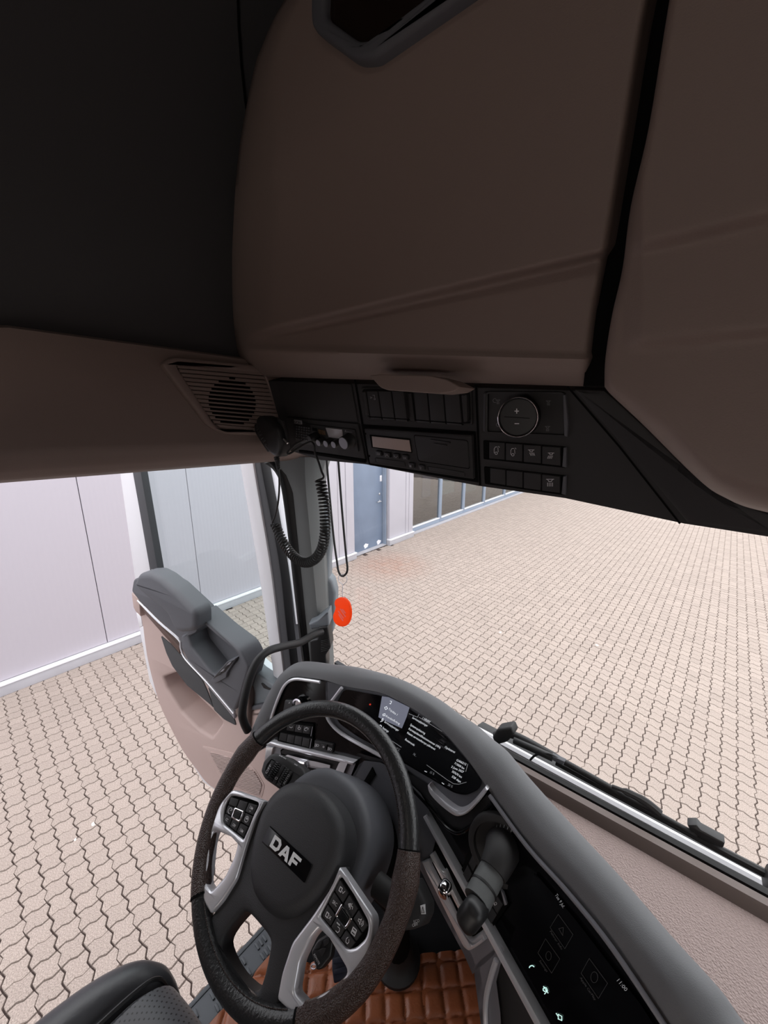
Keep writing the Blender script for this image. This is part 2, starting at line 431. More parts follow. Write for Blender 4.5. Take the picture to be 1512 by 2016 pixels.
def text(body, O, B, U, bm=None, bold=0.0):               # printed letters: baseline O->B, cap height O->U
    bm = bm or NB(); uv, fs = textmesh(body, bold); vs = [bm.verts.new(O+(B-O)*x+(U-O)*y) for x, y in uv]
    for f in fs:
        try: bm.faces.new([vs[i] for i in f])
        except ValueError: pass
    return bm
def TX(M, body, p0, p1, pu, off=.0012, bm=None, bold=0.0):
    bm = bm or NB(); uv, fs = textmesh(body, bold)
    vs = [bm.verts.new(M(p0[0]+(p1[0]-p0[0])*x+(pu[0]-p0[0])*y, p0[1]+(p1[1]-p0[1])*x+(pu[1]-p0[1])*y, off)) for x, y in uv]
    for f in fs:
        try: bm.faces.new([vs[i] for i in f])
        except ValueError: pass
    return bm

# ================================================================== YARD
ground = struct('ground', box(NB(), (-14, -9, -.06), (30, 50, -.012)), JOINT)
CELL = .1125
GX, GY = -2.664, .237                                    # a node of the joint lattice, as measured
def edge(p, q, kind):                                    # joint line between two nodes: a sharp jog or a wave
    p, q = Vector(p), Vector(q); d = q-p; L = d.length; d /= L; n = Vector((-d.y, d.x))
    if kind == 'x': s = [(.32, .012), (.67, -.0085)]
    else: s = [(.16, .0045), (.36, .0085), (.64, -.0085), (.84, -.0045)]
    return [p]+[p+d*(L*t)+n*o for t, o in s]
def cell_outline(i, j):
    a, b, c, d = (i, j), (i+1, j), (i+1, j+1), (i, j+1); k = CELL
    P = [Vector((x*k, y*k)) for x, y in (a, b, c, d)]
    out = edge(P[0], P[1], 'x')+edge(P[1], P[2], 'y')
    r = edge(P[3], P[2], 'x')+[P[2]]; out += r[:0:-1]
    r = edge(P[0], P[3], 'y')+[P[3]]; out += r[:0:-1]
    return out
def inset(P, ds):                                        # polygon inset, one distance per edge
    out = []
    for i in range(len(P)):
        a = (P[i]-P[i-1]).normalized(); c = (P[(i+1) % len(P)]-P[i]).normalized()
        na, nc = Vector((-a.y, a.x)), Vector((-c.y, c.x)); da, dc = ds[i-1], ds[i]
        m = na*da+nc*dc
        out.append(P[i]+m/max(1+na.dot(nc), .5))
    return out
def stone_geo(vert):                                     # a two-cell paver with a shallow dummy groove between its cells
    vs, fs = [], []
    for c in (0, 1):
        P = cell_outline(0, c) if vert else cell_outline(c, 0)
        n = len(P); nx, ny = 3, 5
        side = ['b']*nx+['r']*ny+['t']*nx+['l']*ny
        g = ('t' if c == 0 else 'b') if vert else ('r' if c == 0 else 'l')
        o1 = inset(P, [.0008 if s == g else .0026 for s in side]); o2 = inset(P, [.0026 if s == g else .0052 for s in side])
        b0 = len(vs); zl = -.016
        vs += [(p.x, p.y, -.005 if side[i] == g and side[i-1] == g else zl) for i, p in enumerate(o1)]; vs += [(p.x, p.y, 0) for p in o2]
        for i in range(n): fs.append((b0+i, b0+(i+1) % n, b0+n+(i+1) % n, b0+n+i))
        fs.append(tuple(range(b0+n, b0+2*n)))
    return vs, fs
GEO = {v: stone_geo(v) for v in (False, True)}
MESH = {}
for v in (False, True):
    me = bpy.data.meshes.new('paving_stone'); me.from_pydata(*[GEO[v][0], [], GEO[v][1]]); me.materials.append(STONE); MESH[v] = me
stones = []
for i in range(-32, 75):
    for j in range(-18, 142):
        s = (i+j) % 4
        if s not in (0, 2): continue
        x, y = GX+i*CELL, GY+j*CELL
        if x < -5.62-.028*y-(.20 if y > 7.5 else .0)-CELL: continue
        p = to_px(Vector((x+.06, y+.06, 0)))
        if not p or not (-330 < p[0] < 1900 and 850 < p[1] < 2500) or p[1] < 905+.185*(p[0]-700)-70: continue
        vis = -10 < p[0] < 1520 and 935 < p[1] < 2026 and not (p[0] > 560+(2016-p[1])*.1 and p[1] > 1390+max(0, p[0]-700)*.45)
        stones.append((p[2]+(0 if vis else 100), x, y, s == 2))
stones.sort()
for k, (d, x, y, v) in enumerate(stones[:300]):
    o = bpy.data.objects.new('paving_stone', MESH[v]); COL.objects.link(o); o.parent = ground
    o.location = (x, y, random.uniform(-.0018, .0012)); o.rotation_euler = (random.uniform(-.006, .006), random.uniform(-.006, .006), 0)
vs, fs = [], []
for d, x, y, v in stones[300:]:
    b0 = len(vs); dz = random.uniform(-.0018, .0012)
    vs += [(a+x, b+y, c+dz) for a, b, c in GEO[v][0]]; fs += [tuple(q+b0 for q in f) for f in GEO[v][1]]
me = bpy.data.meshes.new('paving_stones'); me.from_pydata(vs, [], fs); me.materials.append(STONE)
o = bpy.data.objects.new('paving_stones', me); COL.objects.link(o); o.parent = ground; o['kind'] = 'stuff'
del vs, fs
for k, (px, py, r) in enumerate([(183, 1623, .016), (148, 1653, .010), (1175, 1270, .02), (985, 1245, .018)]):
    G = Plane((0, 0, -H), (0, 0, 1)); c = G(px, py, .002)
    L = [(c.x+r*(1+.3*sin(3*a+k))*cos(a), c.y+r*(.8+.3*cos(2*a+k))*sin(a), .004) for a in [q*pi/5 for q in range(10)]]
    obj('dropping', slab(L, (0, 0, 1), .003), BIRD, ground)

# ================================================================== FACADE OUTSIDE
FN = Vector((1, .028, 0)).normalized(); FT = Vector((-.028, 1, 0)).normalized(); FO = Vector((-5.60, 0, 0))
def fp(s, z, off=0.0): return FO+FT*s+FN*off+Vector((0, 0, z))
def fslab(bm, s0, s1, z0, z1, off, depth, r=0.0):
    return slab([fp(s0, z0, off), fp(s1, z0, off), fp(s1, z1, off), fp(s0, z1, off)], FN, depth, r, bm=bm)
wall = struct('wall_outside', fslab(fslab(NB(), -9, 5.50, 0, 4.6, -.06, .2), 6.62, 7.62, 0, 4.6, -.06, .2), FACADE)
FRIB = mat('pale_lavender_ribbed_panel', (.435, .405, .452), .5)
def ribs(m):
    nt = m.node_tree; b = nt.nodes['Principled BSDF']; tc = nt.nodes.new('ShaderNodeTexCoord')
    mp = nt.nodes.new('ShaderNodeMapping'); mp.inputs['Rotation'].default_value = (0, 0, radians(-1.6))
    w = nt.nodes.new('ShaderNodeTexWave'); w.bands_direction = 'Y'; w.inputs['Scale'].default_value = 6; w.wave_profile = 'SIN'
    bp = nt.nodes.new('ShaderNodeBump'); bp.inputs['Strength'].default_value = .35; bp.inputs['Distance'].default_value = .004
    nt.links.new(tc.outputs['Object'], mp.inputs[0]); nt.links.new(mp.outputs[0], w.inputs['Vector'])
    nt.links.new(w.outputs[0], bp.inputs['Height']); nt.links.new(bp.outputs[0], b.inputs['Normal'])
ribs(FRIB)
seams = [.915+1.235*k for k in range(-7, 4)]
for a, b in zip(seams, seams[1:]): obj('cladding_panel', fslab(NB(), a+.004, b-.004, .16, 4.5, 0, .05, .003), FRIB, wall)
obj('cladding_panel', fslab(NB(), seams[-1]+.004, 5.02, .16, 4.5, 0, .05, .003), FACADE, wall)
obj('cladding_panel', fslab(NB(), 5.03, 5.24, .16, 4.5, .004, .05, .003), FACADE, wall)
obj('corner_post', fslab(NB(), 5.25, 5.47, .16, 4.5, .012, .2, .004), FACADE, wall)
obj('cladding_panel', fslab(NB(), 6.68, 7.30, .16, 4.5, 0, .05, .003), FACADE, wall)
obj('corner_post', fslab(NB(), 7.31, 7.42, .16, 4.5, .008, .06, .003), FACADE, wall)
obj('corner_post', fslab(NB(), 7.43, 7.60, .16, 4.5, .016, .25, .004), FACADE, wall)
for a, b in ((-9, -3.2), (-3.19, 1.9), (1.91, 4.35), (4.36, 5.50), (6.64, 7.62)):
    p = obj('plinth_rail', fslab(NB(), a, b, 0, .125, .045, .12, .006), PLINTH, wall)
    obj('drip_ledge', fslab(NB(), a, b, .125, .150, .06, .13, .006), WPAINT, p)
door1 = struct('door_1', fslab(NB(), 5.52, 6.60, .03, 2.3, -.165, .05, .003), DOORB)
obj('threshold', fslab(NB(), 5.5, 6.66, 0, .03, -.06, .18, .004), PLINTH, door1)
jm = fslab(NB(), 5.475, 5.515, .03, 2.4, -.06, .17); fslab(jm, 6.605, 6.66, .03, 2.4, -.06, .17); obj('door_frame', jm, FRAMEM, door1)
plate = obj('lock_plate', lathe([(.028, 0), (.028, .006), (.02, .01), (.012, .012)], fp(6.5, 1.27, -.163), FN, 16), STEEL, door1)
hb = lathe([(.028, 0), (.028, .006), (.012, .008), (.011, .05)], fp(6.5, 1.10, -.163), FN, 14)
tube([fp(6.505, 1.10, -.116), fp(6.44, 1.103, -.112), fp(6.37, 1.10, -.114)], .012, 10, bm=hb); obj('door_handle', hb, STEEL, door1)
sb = fslab(NB(), 6.515, 6.585, 1.56, 1.70, -.161, .004, .001); st = obj('notice_plate', sb, WPAINT, door1)
obj('spot', fslab(NB(), 6.545, 6.555, 1.63, 1.645, -.1604, .0004), DOORB, st)
for s, z in ((6.02, .12), (6.47, .10)):
    L = [fp(s+.075*(1+.25*sin(5*a+s))*cos(a), z+.055*(1+.2*cos(3*a))*sin(a), -.163) for a in [q*pi/7 for q in range(14)]]
    obj('sticker', slab(L, FN, .001), WPAINT, door1)
# glazed shop front
mull = [7.66, 9.17, 10.56, 12.02, 13.75, 15.6, 17.4, 19.2]
sf = struct('wall_shopfront', fslab(fslab(NB(), 7.6, 19.3, 0, .035, -.05, .3, .004), 7.6, 19.3, 2.7, 4.6, -.15, .3), PLINTH)
room = NB()
for c in ((7.6, 19.4, .02, .06, -.33, 5), (7.6, 19.4, 2.75, 2.8, -.33, 5)): fslab(room, *c)
fslab(room, 7.4, 19.4, 0, 2.8, -5.0, .1); fslab(room, 7.45, 7.6, 0, 2.8, -.3, 4.8); obj('shop_interior', room, ROOMF, sf)
for n, (a, b) in enumerate(zip(mull, mull[1:])):
    fr = fslab(NB(), a+.0, a+.085, .04, 2.7, -.15, .10, .004); fslab(fr, b-.03, b, .04, 2.7, -.15, .10, .004)
    fslab(fr, a+.085, b-.03, .04, .15, -.15, .10, .004); fslab(fr, a+.085, b-.03, 2.6, 2.7, -.15, .10, .004)
    w = struct('window_%d' % (n+2), fr, FRAMEM)
    obj('sill_bead', fslab(NB(), a+.08, b-.02, .15, .172, -.135, .06, .004), WPAINT, w)
    obj('pane', fslab(NB(), a+.08, b-.025, .14, 2.62, -.19, .008), GLASSS, w)
PURP = mat('dull_violet_board', (.36, .34, .48), .7)
for a, b, z0, m in ((9.55, 10.3, .75, PALE), (10.95, 11.75, .62, PALE), (8.55, 8.95, .82, PURP)):
    obj('reflection_board', fslab(NB(), a, b, z0, 2.4, -.36, .02), m, sf)  # boards standing in for pale shapes reflected in the shop glass

# ================================================================== CAB SHELL
XL, XR, YB, ZF, ZT = -1.06, 1.16, -1.5, -1.53, 1.02
def arc_wall(x, sx):                                     # side lining that rolls into the roof
    prof = [(x, .14), (x, .30), (x, .46)]+[(x+sx*.40*(1-cos(a)), .46+(ZT-.46)*sin(a)) for a in [radians(q) for q in range(10, 91, 10)]]
    L = len(prof)-1
    def f(u, v):
        t = u*L; i = min(int(t), L-1); k = t-i
        return V(prof[i][0]*(1-k)+prof[i+1][0]*k, YB+(.95-YB)*v, prof[i][1]*(1-k)+prof[i+1][1]*k)
    return f
struct('wall_left', grid(arc_wall(XL, 1), 11, 6), CLOTH)
struct('wall_right', grid(arc_wall(XR, -1), 11, 6), CLOTH)
struct('ceiling', wbox(XL+.39, XR-.39, YB, .95, ZT, ZT+.03), CLOTH)
# seam piece of lining in the upper front corner
sm = NB(); tube([V(XL+.40*(1-cos(a))+.004, .72-.20*sin(a), .46+(ZT-.46)*sin(a)) for a in [radians(q) for q in range(0, 91, 6)]], .0022, 6, bm=sm)
struct('trim_1', sm, DEEP)
struct('wall_back', wbox(XL, XR, YB-.04, YB, ZF, ZT), TAUPE)
struct('floor', wbox(-.772, XR, YB, .85, ZF-.05, ZF), FLOORC)
struct('wall_front', wbox(-1.02, XR, .86, .90, -1.75, -.96), BLKM)
rw = wbox(XR, XR+.04, YB, .8, ZF, -.75); wbox(XR, XR+.04, YB, -.35, -.75, .2, bm=rw); wbox(XR, XR+.04, -.35, .8, -.1, .2, bm=rw); wbox(XR, XR+.04, .72, .9, -.75, -.1, bm=rw)
struct('wall_right', rw, TAUPE)
w1 = struct('window_20', wbox(XR+.01, XR+.03, -.36, .73, -.76, -.72), RUB); obj('pane', wbox(XR+.018, XR+.022, -.35, .72, -.74, -.1), GLASSW, w1)
lw = wbox(XL-.03, XL+.02, YB, -.36, -1.85, .16); struct('wall_left', lw, TAUPE)
# taupe header panel over the open door
def header(u, v):
    y = -1.5+(.80+1.5)*v
    zt = .185-.03*(y+1.5)/1.6 if y < .1 else .168-.012*(y-.1)
    zb = -.100-.0128*(y+1.5)
    prof = [(-1.035, 0.0), (-1.005, .03), (-1.0, .12), (-.994, .55), (-.985, .70), (-.978, .79), (-.985, .90), (-1.004, .97), (-1.03, 1.0)]
    t = u*(len(prof)-1); i = min(int(t), len(prof)-2); k = t-i
    x = prof[i][0]*(1-k)+prof[i+1][0]*k; q = prof[i][1]*(1-k)+prof[i+1][1]*k
    return V(x, y, zt+(zb-zt)*q)
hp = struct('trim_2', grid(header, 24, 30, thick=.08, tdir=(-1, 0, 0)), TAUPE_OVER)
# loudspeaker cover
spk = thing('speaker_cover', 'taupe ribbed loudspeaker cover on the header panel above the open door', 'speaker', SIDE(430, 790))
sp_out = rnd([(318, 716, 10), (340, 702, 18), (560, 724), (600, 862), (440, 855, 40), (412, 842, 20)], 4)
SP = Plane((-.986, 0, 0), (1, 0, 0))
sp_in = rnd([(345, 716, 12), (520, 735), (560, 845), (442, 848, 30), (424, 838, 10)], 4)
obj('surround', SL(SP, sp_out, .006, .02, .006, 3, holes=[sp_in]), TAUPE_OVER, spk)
obj('backing', SL(SP, sp_in, -.004, .006), DEEP, spk)
def lerp(a, b, t): return a+(b-a)*t
L_in = [(345, 716), (362, 751), (400, 808), (424, 838), (442, 848)]
def left_at(y):
    for (x0, y0), (x1, y1) in zip(L_in, L_in[1:]):
        if y0 <= y <= y1: return lerp(x0, x1, (y-y0)/(y1-y0))
    return L_in[0][0] if y < 716 else L_in[-1][0]
pitch = 8.4; y = 717.0
while y < 848:
    y0, y1 = y+.8, y+pitch-.8; c = (458, 793); g = []
    x0 = left_at(y+4)+1
    sk = .085                                            # slats fall a little to the rear
    h = [(x0, y0), (560, y0+(560-x0)*sk), (560, y1+(560-x0)*sk), (left_at(min(y1, 847))+1, y1)]
    d = abs(y+4+(c[0]-x0)*sk-c[1]); rad = 47
    if d < rad:                                          # open louvre in the round middle: the slat is thinner there
        hw = sqrt(rad*rad-d*d); q = lambda x, t: (x, (y0 if t == 0 else y1)+(x-x0)*sk)
        h = [q(x0, 0), q(c[0]-hw, 0)]+[(c[0]-hw, q(c[0]-hw, 0)[1]+3.4), (c[0]+hw, q(c[0]+hw, 0)[1]+3.4)]+[q(c[0]+hw, 0), q(560, 0), q(560, 1), (left_at(min(y1, 847))+1, y1)]
    obj('slat', SL(SP, h, .003, .004, .0012, 1), TAUPE_OVER, spk); y += pitch
# windscreen
w1 = struct('window_1', wbox(-.95, XR, .792, .808, -.90, -.86), RUB2)
gl = NB(); a = [V(-1.0, .803, -.87), V(XR, .803, -.87), V(XR, .755, -.02), V(-1.0, .755, -.02)]
obj('pane', slab(a, (0, -1, -.06), .006, bm=gl), GLASSW, w1)
# A-pillar: faceted trim, seal, and the outer edge of the body
def loft(M, rows, bm=None):                              # rows: list of [(px,py,off),...] from top to bottom
    bm = bm or NB(); R = [[bm.verts.new(M(*p)) for p in r] for r in rows]
    for A, B in zip(R, R[1:]):
        for k in range(len(A)-1): bm.faces.new((A[k], A[k+1], B[k+1], B[k]))
    Q = [[bm.verts.new(r[k].co-M.n*.06) for k in (0, -1)] for r in R]
    for k in range(len(R)-1):
        bm.faces.new((R[k][0], R[k+1][0], Q[k+1][0], Q[k][0])); bm.faces.new((R[k][-1], R[k+1][-1], Q[k+1][1], Q[k][1])); bm.faces.new((Q[k][0], Q[k+1][0], Q[k+1][1], Q[k][1]))
    return bm
rows = []
for t in [i/12 for i in range(13)]:
    y = lerp(900, 1325, t)
    fl = max(0, 1-(y-900)/75)**2                         # flares into the header at the top
    xl = lerp(565, 608, t)-38*fl; xm = lerp(594, 634, t)+4*fl; xr = lerp(629, 651, t)+16*fl; sh_ = -.030
    rows.append([(xl, y, -.012), (xl+9, y, .004), (xm-2, y, .012), (xm+2, y, .012), (xr-2, y, sh_), (xr, y, sh_-.01)])
pl = struct('trim_3', loft(PILL, rows), GREYP)
def strip(M, Lp, Rp, off, dep, r=.003, bm=None):          # plate between two lines running down
    a, b = cat(Lp, 4), cat(Rp, 4); return SL(M, a+b[::-1], off, dep, r, bm=bm)
struct('trim_4', strip(PILL, [(518, 912), (540, 930), (556, 975), (570, 1098), (585, 1229), (597, 1330)], [(556, 905), (572, 930), (580, 985), (592, 1098), (604, 1229), (613, 1330)], -.002, .03, .006), RUB)
lead = [(526, 905), (543, 925), (556, 960), (570, 1060), (582, 1160), (594, 1260), (604, 1330)]
struct('trim_5', TB(PILL, lead, .006, .0045, 8), RUB)
BODY = Plane((-1.02, .80, 0), (-.35, -.94, 0))
struct('trim_6', strip(BODY, [(507, 905), (548, 1098), (563, 1229), (574, 1340)], [(521, 905), (557, 1098), (575, 1229), (585, 1340)], -.0, .02), WPAINT)
struct('trim_7', strip(BODY, [(522, 905), (557, 1098), (575, 1229), (585, 1340)], [(527, 905), (562, 1098), (579, 1229), (590, 1340)], .004, .02), RUB2)
struct('trim_8', strip(BODY, [(527, 905), (562, 1098), (579, 1229)], [(542, 905), (574, 1098), (588, 1229)], -.004, .02), WPAINT)
og = [(622, 905), (628, 905), (652, 1065), (648, 1100), (648, 1138), (655, 1146), (661, 1168), (660, 1205), (655, 1245), (648, 1262), (650, 1330), (620, 1330)]
struct('trim_9', SL(PILL, og, -.07, .05, .012, 3), GREYP2)
# tray and ledge below the windscreen
struct('trim_10', slab([V(-.85, .63, -.80), V(-.62, .63, -.80), V(-.40, .63, -.80), V(-.10, .54, -.80), V(XR, .07, -.80), V(XR, .83, -.80), V(-.85, .72, -.80)], (0, 0, 1), .03), TRAYM)
def ext(prof, x0, x1, sl, bm=None):                      # (y,z) section swept across the cab, slightly askew
    bm = bm or NB(); A = [bm.verts.new(V(x0, y+sl*x0, z)) for y, z in prof]; B = [bm.verts.new(V(x1, y+sl*x1, z)) for y, z in prof]
    for k in range(len(prof)): bm.faces.new((A[k-1], A[k], B[k], B[k-1]))
    bm.faces.new(A); bm.faces.new(B[::-1]); return bm
struct('trim_11', ext([(.742, -.80), (.750, -.784), (.754, -.780), (.776, -.787), (.776, -.81)], -.85, XR, .06), BROWNL)
struct('trim_12', ext([(.790, -.86), (.790, -.795), (.80, -.792), (.812, -.803), (.836, -.832), (.84, -.86)], -.40, XR, .06), RUB)
struct('trim_13', ext([(.850, -.875), (.852, -.842), (.860, -.838), (.870, -.842), (.874, -.875)], -.42, XR, .045), WPAINT)
struct('trim_14', ext([(.880, -.90), (.880, -.868), (.90, -.864), (.93, -.875), (.935, -.95)], -.42, XR, .045), RUB)

# ================================================================== DRIVER'S DOOR (standing open)
door = thing('cab_door', 'open truck door with taupe trim, charcoal armrest and tinted window', 'truck door', V(-1.08, .70, -1.1))
def DS(name, poly, off, dep, m, r=.004, seg=2, holes=(), parent=None, rr=0, M=DOOR):
    P = rnd(poly, rr, 3) if rr else poly
    return obj(name, SL(M, P, off, dep, r, seg, holes), m, parent or door)
shell = DS('door_skin', [(266, 1150), (270, 1203), (274, 1237), (294, 1341), (303, 1360), (360, 1475), (400, 1540), (480, 1596), (560, 1600), (560, 1356), (320, 1141), (268, 1139)], -.06, .05, WPAINT)
DS('rear_window_frame', [(228, 880), (252, 880), (299, 1141), (265, 1141)], .006, .05, WPAINT, .006)
DS('rear_window_seal', [(252, 880), (268, 880), (313, 1139), (298, 1141)], .008, .03, RUB2, .004)
obj('front_window_frame', strip(DOOR, [(467, 880), (472, 920), (503, 1098), (523, 1229), (541, 1360)], [(494, 880), (499, 920), (529, 1098), (546, 1229), (562, 1360)], .012, .05, .008), WPAINT, door)
obj('front_window_seal', strip(DOOR, [(494, 880), (499, 920), (529, 1098), (546, 1229), (562, 1360)], [(509, 880), (514, 920), (548, 1098), (563, 1229), (578, 1360)], .004, .04, .006), RUB2, door)
DS('window_pane', [(262, 880), (470, 880), (545, 1345), (538, 1346), (322, 1142), (306, 1128)], -.02, .005, GLASSD, 0)
belt = [(300, 1120), (311, 1129), (350, 1168), (398, 1208), (457, 1262), (495, 1299), (520, 1325), (548, 1349)]
obj('belt_strip', TB(DOOR, belt, .004, .0045, 8), WPAINT, door)
obj('belt_seal', TB(DOOR, [(x-2, y+7) for x, y in belt], .012, .007, 8), RUB, door)
pocket = rnd([(320, 1334), (347, 1324), (354, 1333), (380, 1362), (426, 1408), (438, 1423), (417, 1453), (391, 1437), (356, 1402), (328, 1357)], 4, 3)
trim = cat([(262, 1172), (266, 1200), (276, 1212), (287, 1290), (303, 1356), (318, 1400), (356, 1475), (385, 1516), (403, 1540), (425, 1558), (480, 1592)], 3)+[(560, 1598), (560, 1398), (530, 1392), (490, 1400), (470, 1405), (455, 1400), (410, 1346), (366, 1298), (353, 1268), (313, 1226), (274, 1183)]
DS('trim_panel', trim, .055, .112, TAUPE, .014, 3, holes=[pocket])
DS('pocket_back', [(310, 1315), (360, 1315), (450, 1420), (425, 1465), (350, 1415)], -.050, .005, TAUPE, 0)
DS('rear_end_cap', [(258, 1168), (273, 1180), (276, 1214), (266, 1204), (262, 1196)], .075, .05, TAUPE, .006)
DS('cloth_inset', [(316, 1252), (336, 1269), (366, 1302), (398, 1340), (408, 1362), (420, 1394), (414, 1388), (368, 1350), (339, 1312), (327, 1286)], .060, .008, CLOTH, .003, rr=3)
DS('cloth_inset', [(409, 1353), (440, 1390), (461, 1417), (464, 1429), (441, 1417), (421, 1398)], .060, .008, CLOTH, .003, rr=3)
DS('bronze_inlay', [(278, 1192), (352, 1272), (354, 1287), (278, 1200)], .066, .012, TAUPE_D, .002)
obj('silver_line', TB(DOOR, [(271, 1182), (313, 1225), (352, 1259), (356, 1276), (366, 1298), (410, 1345), (460, 1404)], .074, .0045, 8, 4), SILV, door)
DS('silver_foot', [(366, 1298), (371, 1296), (413, 1343), (461, 1400), (461, 1416), (440, 1390), (409, 1352)], .066, .012, SILVD, .003)
DS('armrest_base', [(258, 1164), (262, 1140), (290, 1135), (330, 1160), (384, 1212), (385, 1243), (357, 1270), (352, 1258), (313, 1223), (272, 1182)], .10, .09, CHAR, .010, 3, rr=5)
DS('armrest_pad', [(262, 1150), (270, 1130), (293, 1129), (312, 1139), (341, 1163), (379, 1202, 12), (383, 1212), (384, 1238, 8), (378, 1245), (351, 1248, 8), (341, 1240), (328, 1211), (272, 1164)], .150, .07, CHAR, .022, 4, rr=6)
well = rnd([(370, 1252), (385, 1243), (388, 1214), (426, 1248), (461, 1280, 10), (468, 1290, 8), (467, 1298), (428, 1331), (418, 1328), (377, 1275)], 4, 3)
DS('grip_surround', rnd([(356, 1251), (384, 1240), (386, 1208), (429, 1247), (470, 1279, 14), (477, 1289, 8), (489, 1315), (484, 1334), (473, 1371), (461, 1401), (453, 1397), (410, 1344), (366, 1296), (356, 1275)], 4, 3), .105, .085, CHAR, .010, 3, holes=[well])
DS('well_back', [(365, 1240), (385, 1205), (475, 1285), (470, 1310), (425, 1340), (370, 1280)], .022, .005, CHAR, 0)
DS('well_floor', [(384, 1278), (392, 1272), (432, 1322), (424, 1332)], .026, .006, TAUPE, .002)
sw = DS('switch_block', [(414, 1340), (446, 1303), (464, 1296), (446, 1326), (444, 1335), (422, 1347)], .118, .03, CHAR, .004)
DS('switch_panel', [(419, 1336), (447, 1304), (460, 1300), (442, 1323)], .121, .006, BLK, .002, parent=sw)
for k in range(4):
    t = .12+k*.22; x, y = lerp(423, 451, t), lerp(1334, 1304, t)
    DS('window_switch', [(x, y), (x+5, y-5.5), (x+10, y-7), (x+6, y-1.5)], .1245, .006, SILVD if k % 2 else BLKM, .0015, parent=sw)
DS('mirror_corner_cover', [(492, 1312), (505, 1326), (540, 1350), (556, 1354), (556, 1384), (519, 1385), (486, 1393), (494, 1362)], .045, .05, GREYP2, .008, 3)
DS('cover_slot', rnd([(513, 1345), (517, 1345), (528, 1354), (536, 1357), (530, 1359), (519, 1355)], 2, 3), .0475, .004, RUB, .001)
DS('corner_dark_band', [(486, 1392), (519, 1386), (534, 1387), (560, 1392), (560, 1397), (532, 1393), (489, 1400)], .058, .02, CHAR, .004)  # charcoal band below the corner cover
DS('brown_ridge', [(461, 1402), (470, 1376), (484, 1350), (490, 1372), (487, 1440), (474, 1424)], .075, .03, BROWNL, .008, 3, rr=4)
gm = mat('taupe_fine_grille', (.42, .315, .29), .6)
def lines_bump(m, ang, sc, st):
    nt = m.node_tree; b = nt.nodes['Principled BSDF']; tc = nt.nodes.new('ShaderNodeTexCoord'); mp = nt.nodes.new('ShaderNodeMapping')
    mp.inputs['Rotation'].default_value = ang; w = nt.nodes.new('ShaderNodeTexWave'); w.bands_direction = 'Z'; w.inputs['Scale'].default_value = sc
    bp = nt.nodes.new('ShaderNodeBump'); bp.inputs['Strength'].default_value = st; bp.inputs['Distance'].default_value = .006
    nt.links.new(tc.outputs['Object'], mp.inputs[0]); nt.links.new(mp.outputs[0], w.inputs['Vector']); nt.links.new(w.outputs[0], bp.inputs['Height']); nt.links.new(bp.outputs[0], b.inputs['Normal'])
lines_bump(gm, (0, radians(20), 0), 42, .9)
gout = rnd([(396, 1468), (459, 1483), (502, 1515), (521, 1547), (514, 1574), (440, 1545)], 6, 3)
DS('grille_border', gout, .058, .01, TAUPE, .003)
DS('loudspeaker_grille', rnd([(411, 1480), (459, 1494), (500, 1520), (515, 1546), (509, 1568), (445, 1542)], 5, 3), .063, .012, gm, .002)
DS('latch', [(268, 1207), (277, 1213), (280, 1232), (274, 1236)], .03, .04, WPAINT, .003)

# ================================================================== DASHBOARD
dash = thing('dashboard', 'charcoal truck dashboard with silver trim, vents and dark screens', 'dashboard', V(-.35, .62, -1.1))
def FD(name, poly, off, dep, m, r=.003, seg=2, holes=(), parent=None, rr=0):
    P = rnd(poly, rr, 3) if rr else list(poly)
    ext_ = max(max(p[k] for p in P)-min(p[k] for p in P) for k in (0, 1))
    if ext_ < 60: return obj(name, SL(DASH, P, off, dep, r, seg, holes), m, parent or dash)
    P = dense(P)
    return obj(name, slab([DASH(x, y, off) for x, y in P], DASH.n, dep, r, seg, conform=(DASH, off)), m, parent or dash)
pairs = [((486, 1475), (505, 1478), -.05), ((504, 1430), (524, 1434), -.05), ((521, 1393), (536, 1404), -.05), ((537, 1360), (546, 1377), -.05), ((551, 1336), (556, 1352), -.045),
         ((567, 1319), (566, 1338), -.045), ((590, 1304), (580, 1332), -.05), ((619, 1303), (605, 1334), -.055), ((660, 1309), (640, 1339), -.06), ((700, 1313), (665, 1347), -.06), ((732, 1320), (690, 1353), -.06),
         ((770, 1331), (746, 1363), -.06), ((811, 1347), (785, 1380), -.06), ((867, 1378), (830, 1406), -.06), ((905, 1406), (868, 1436), -.06), ((939, 1428), (900, 1470), -.06),
         ((966, 1452), (930, 1508), -.06), ((1000, 1480), (957, 1547), -.06), ((1042, 1531), (985, 1590), -.06), ((1118, 1615), (1040, 1664), -.06), ((1216, 1720), (1118, 1750), -.06),
         ((1318, 1838), (1205, 1859), -.06), ((1417, 1947), (1270, 1950), -.06), ((1466, 2015), (1320, 2030), -.06), ((1580, 2150), (1410, 2160), -.06)]
A = [DASH(*p[0], p[2]) for p in pairs]; B = [DASH(*p[1], .004) for p in pairs]
A = [Vector(p) for p in cat(A, 4)]; B = [Vector(p) for p in cat(B, 4)]
bm = NB(); rings = []
for i, (a, b) in enumerate(zip(A, B)):
    T = (A[min(i+1, len(A)-1)]-A[max(i-1, 0)]).normalized(); w = b-a; up = w.cross(T)
    if up.dot(EYE-a) < 0: up = -up
    up.normalize(); d = w.length; ring = []
    h = min(.022, d*.26)
    for k in range(15):
        t = k/14; ring.append(a+w*t+up*h*((1-abs((t-.62)/.62)**2.6) if t < .62 else 1-((t-.62)/.38)**2.2))
    lip = b+Vector((0, .05, -.012)); ring = [a-up*.05]+ring+[b+Vector((0, .006, -.008)), lip]
    rings.append([bm.verts.new(p) for p in ring])
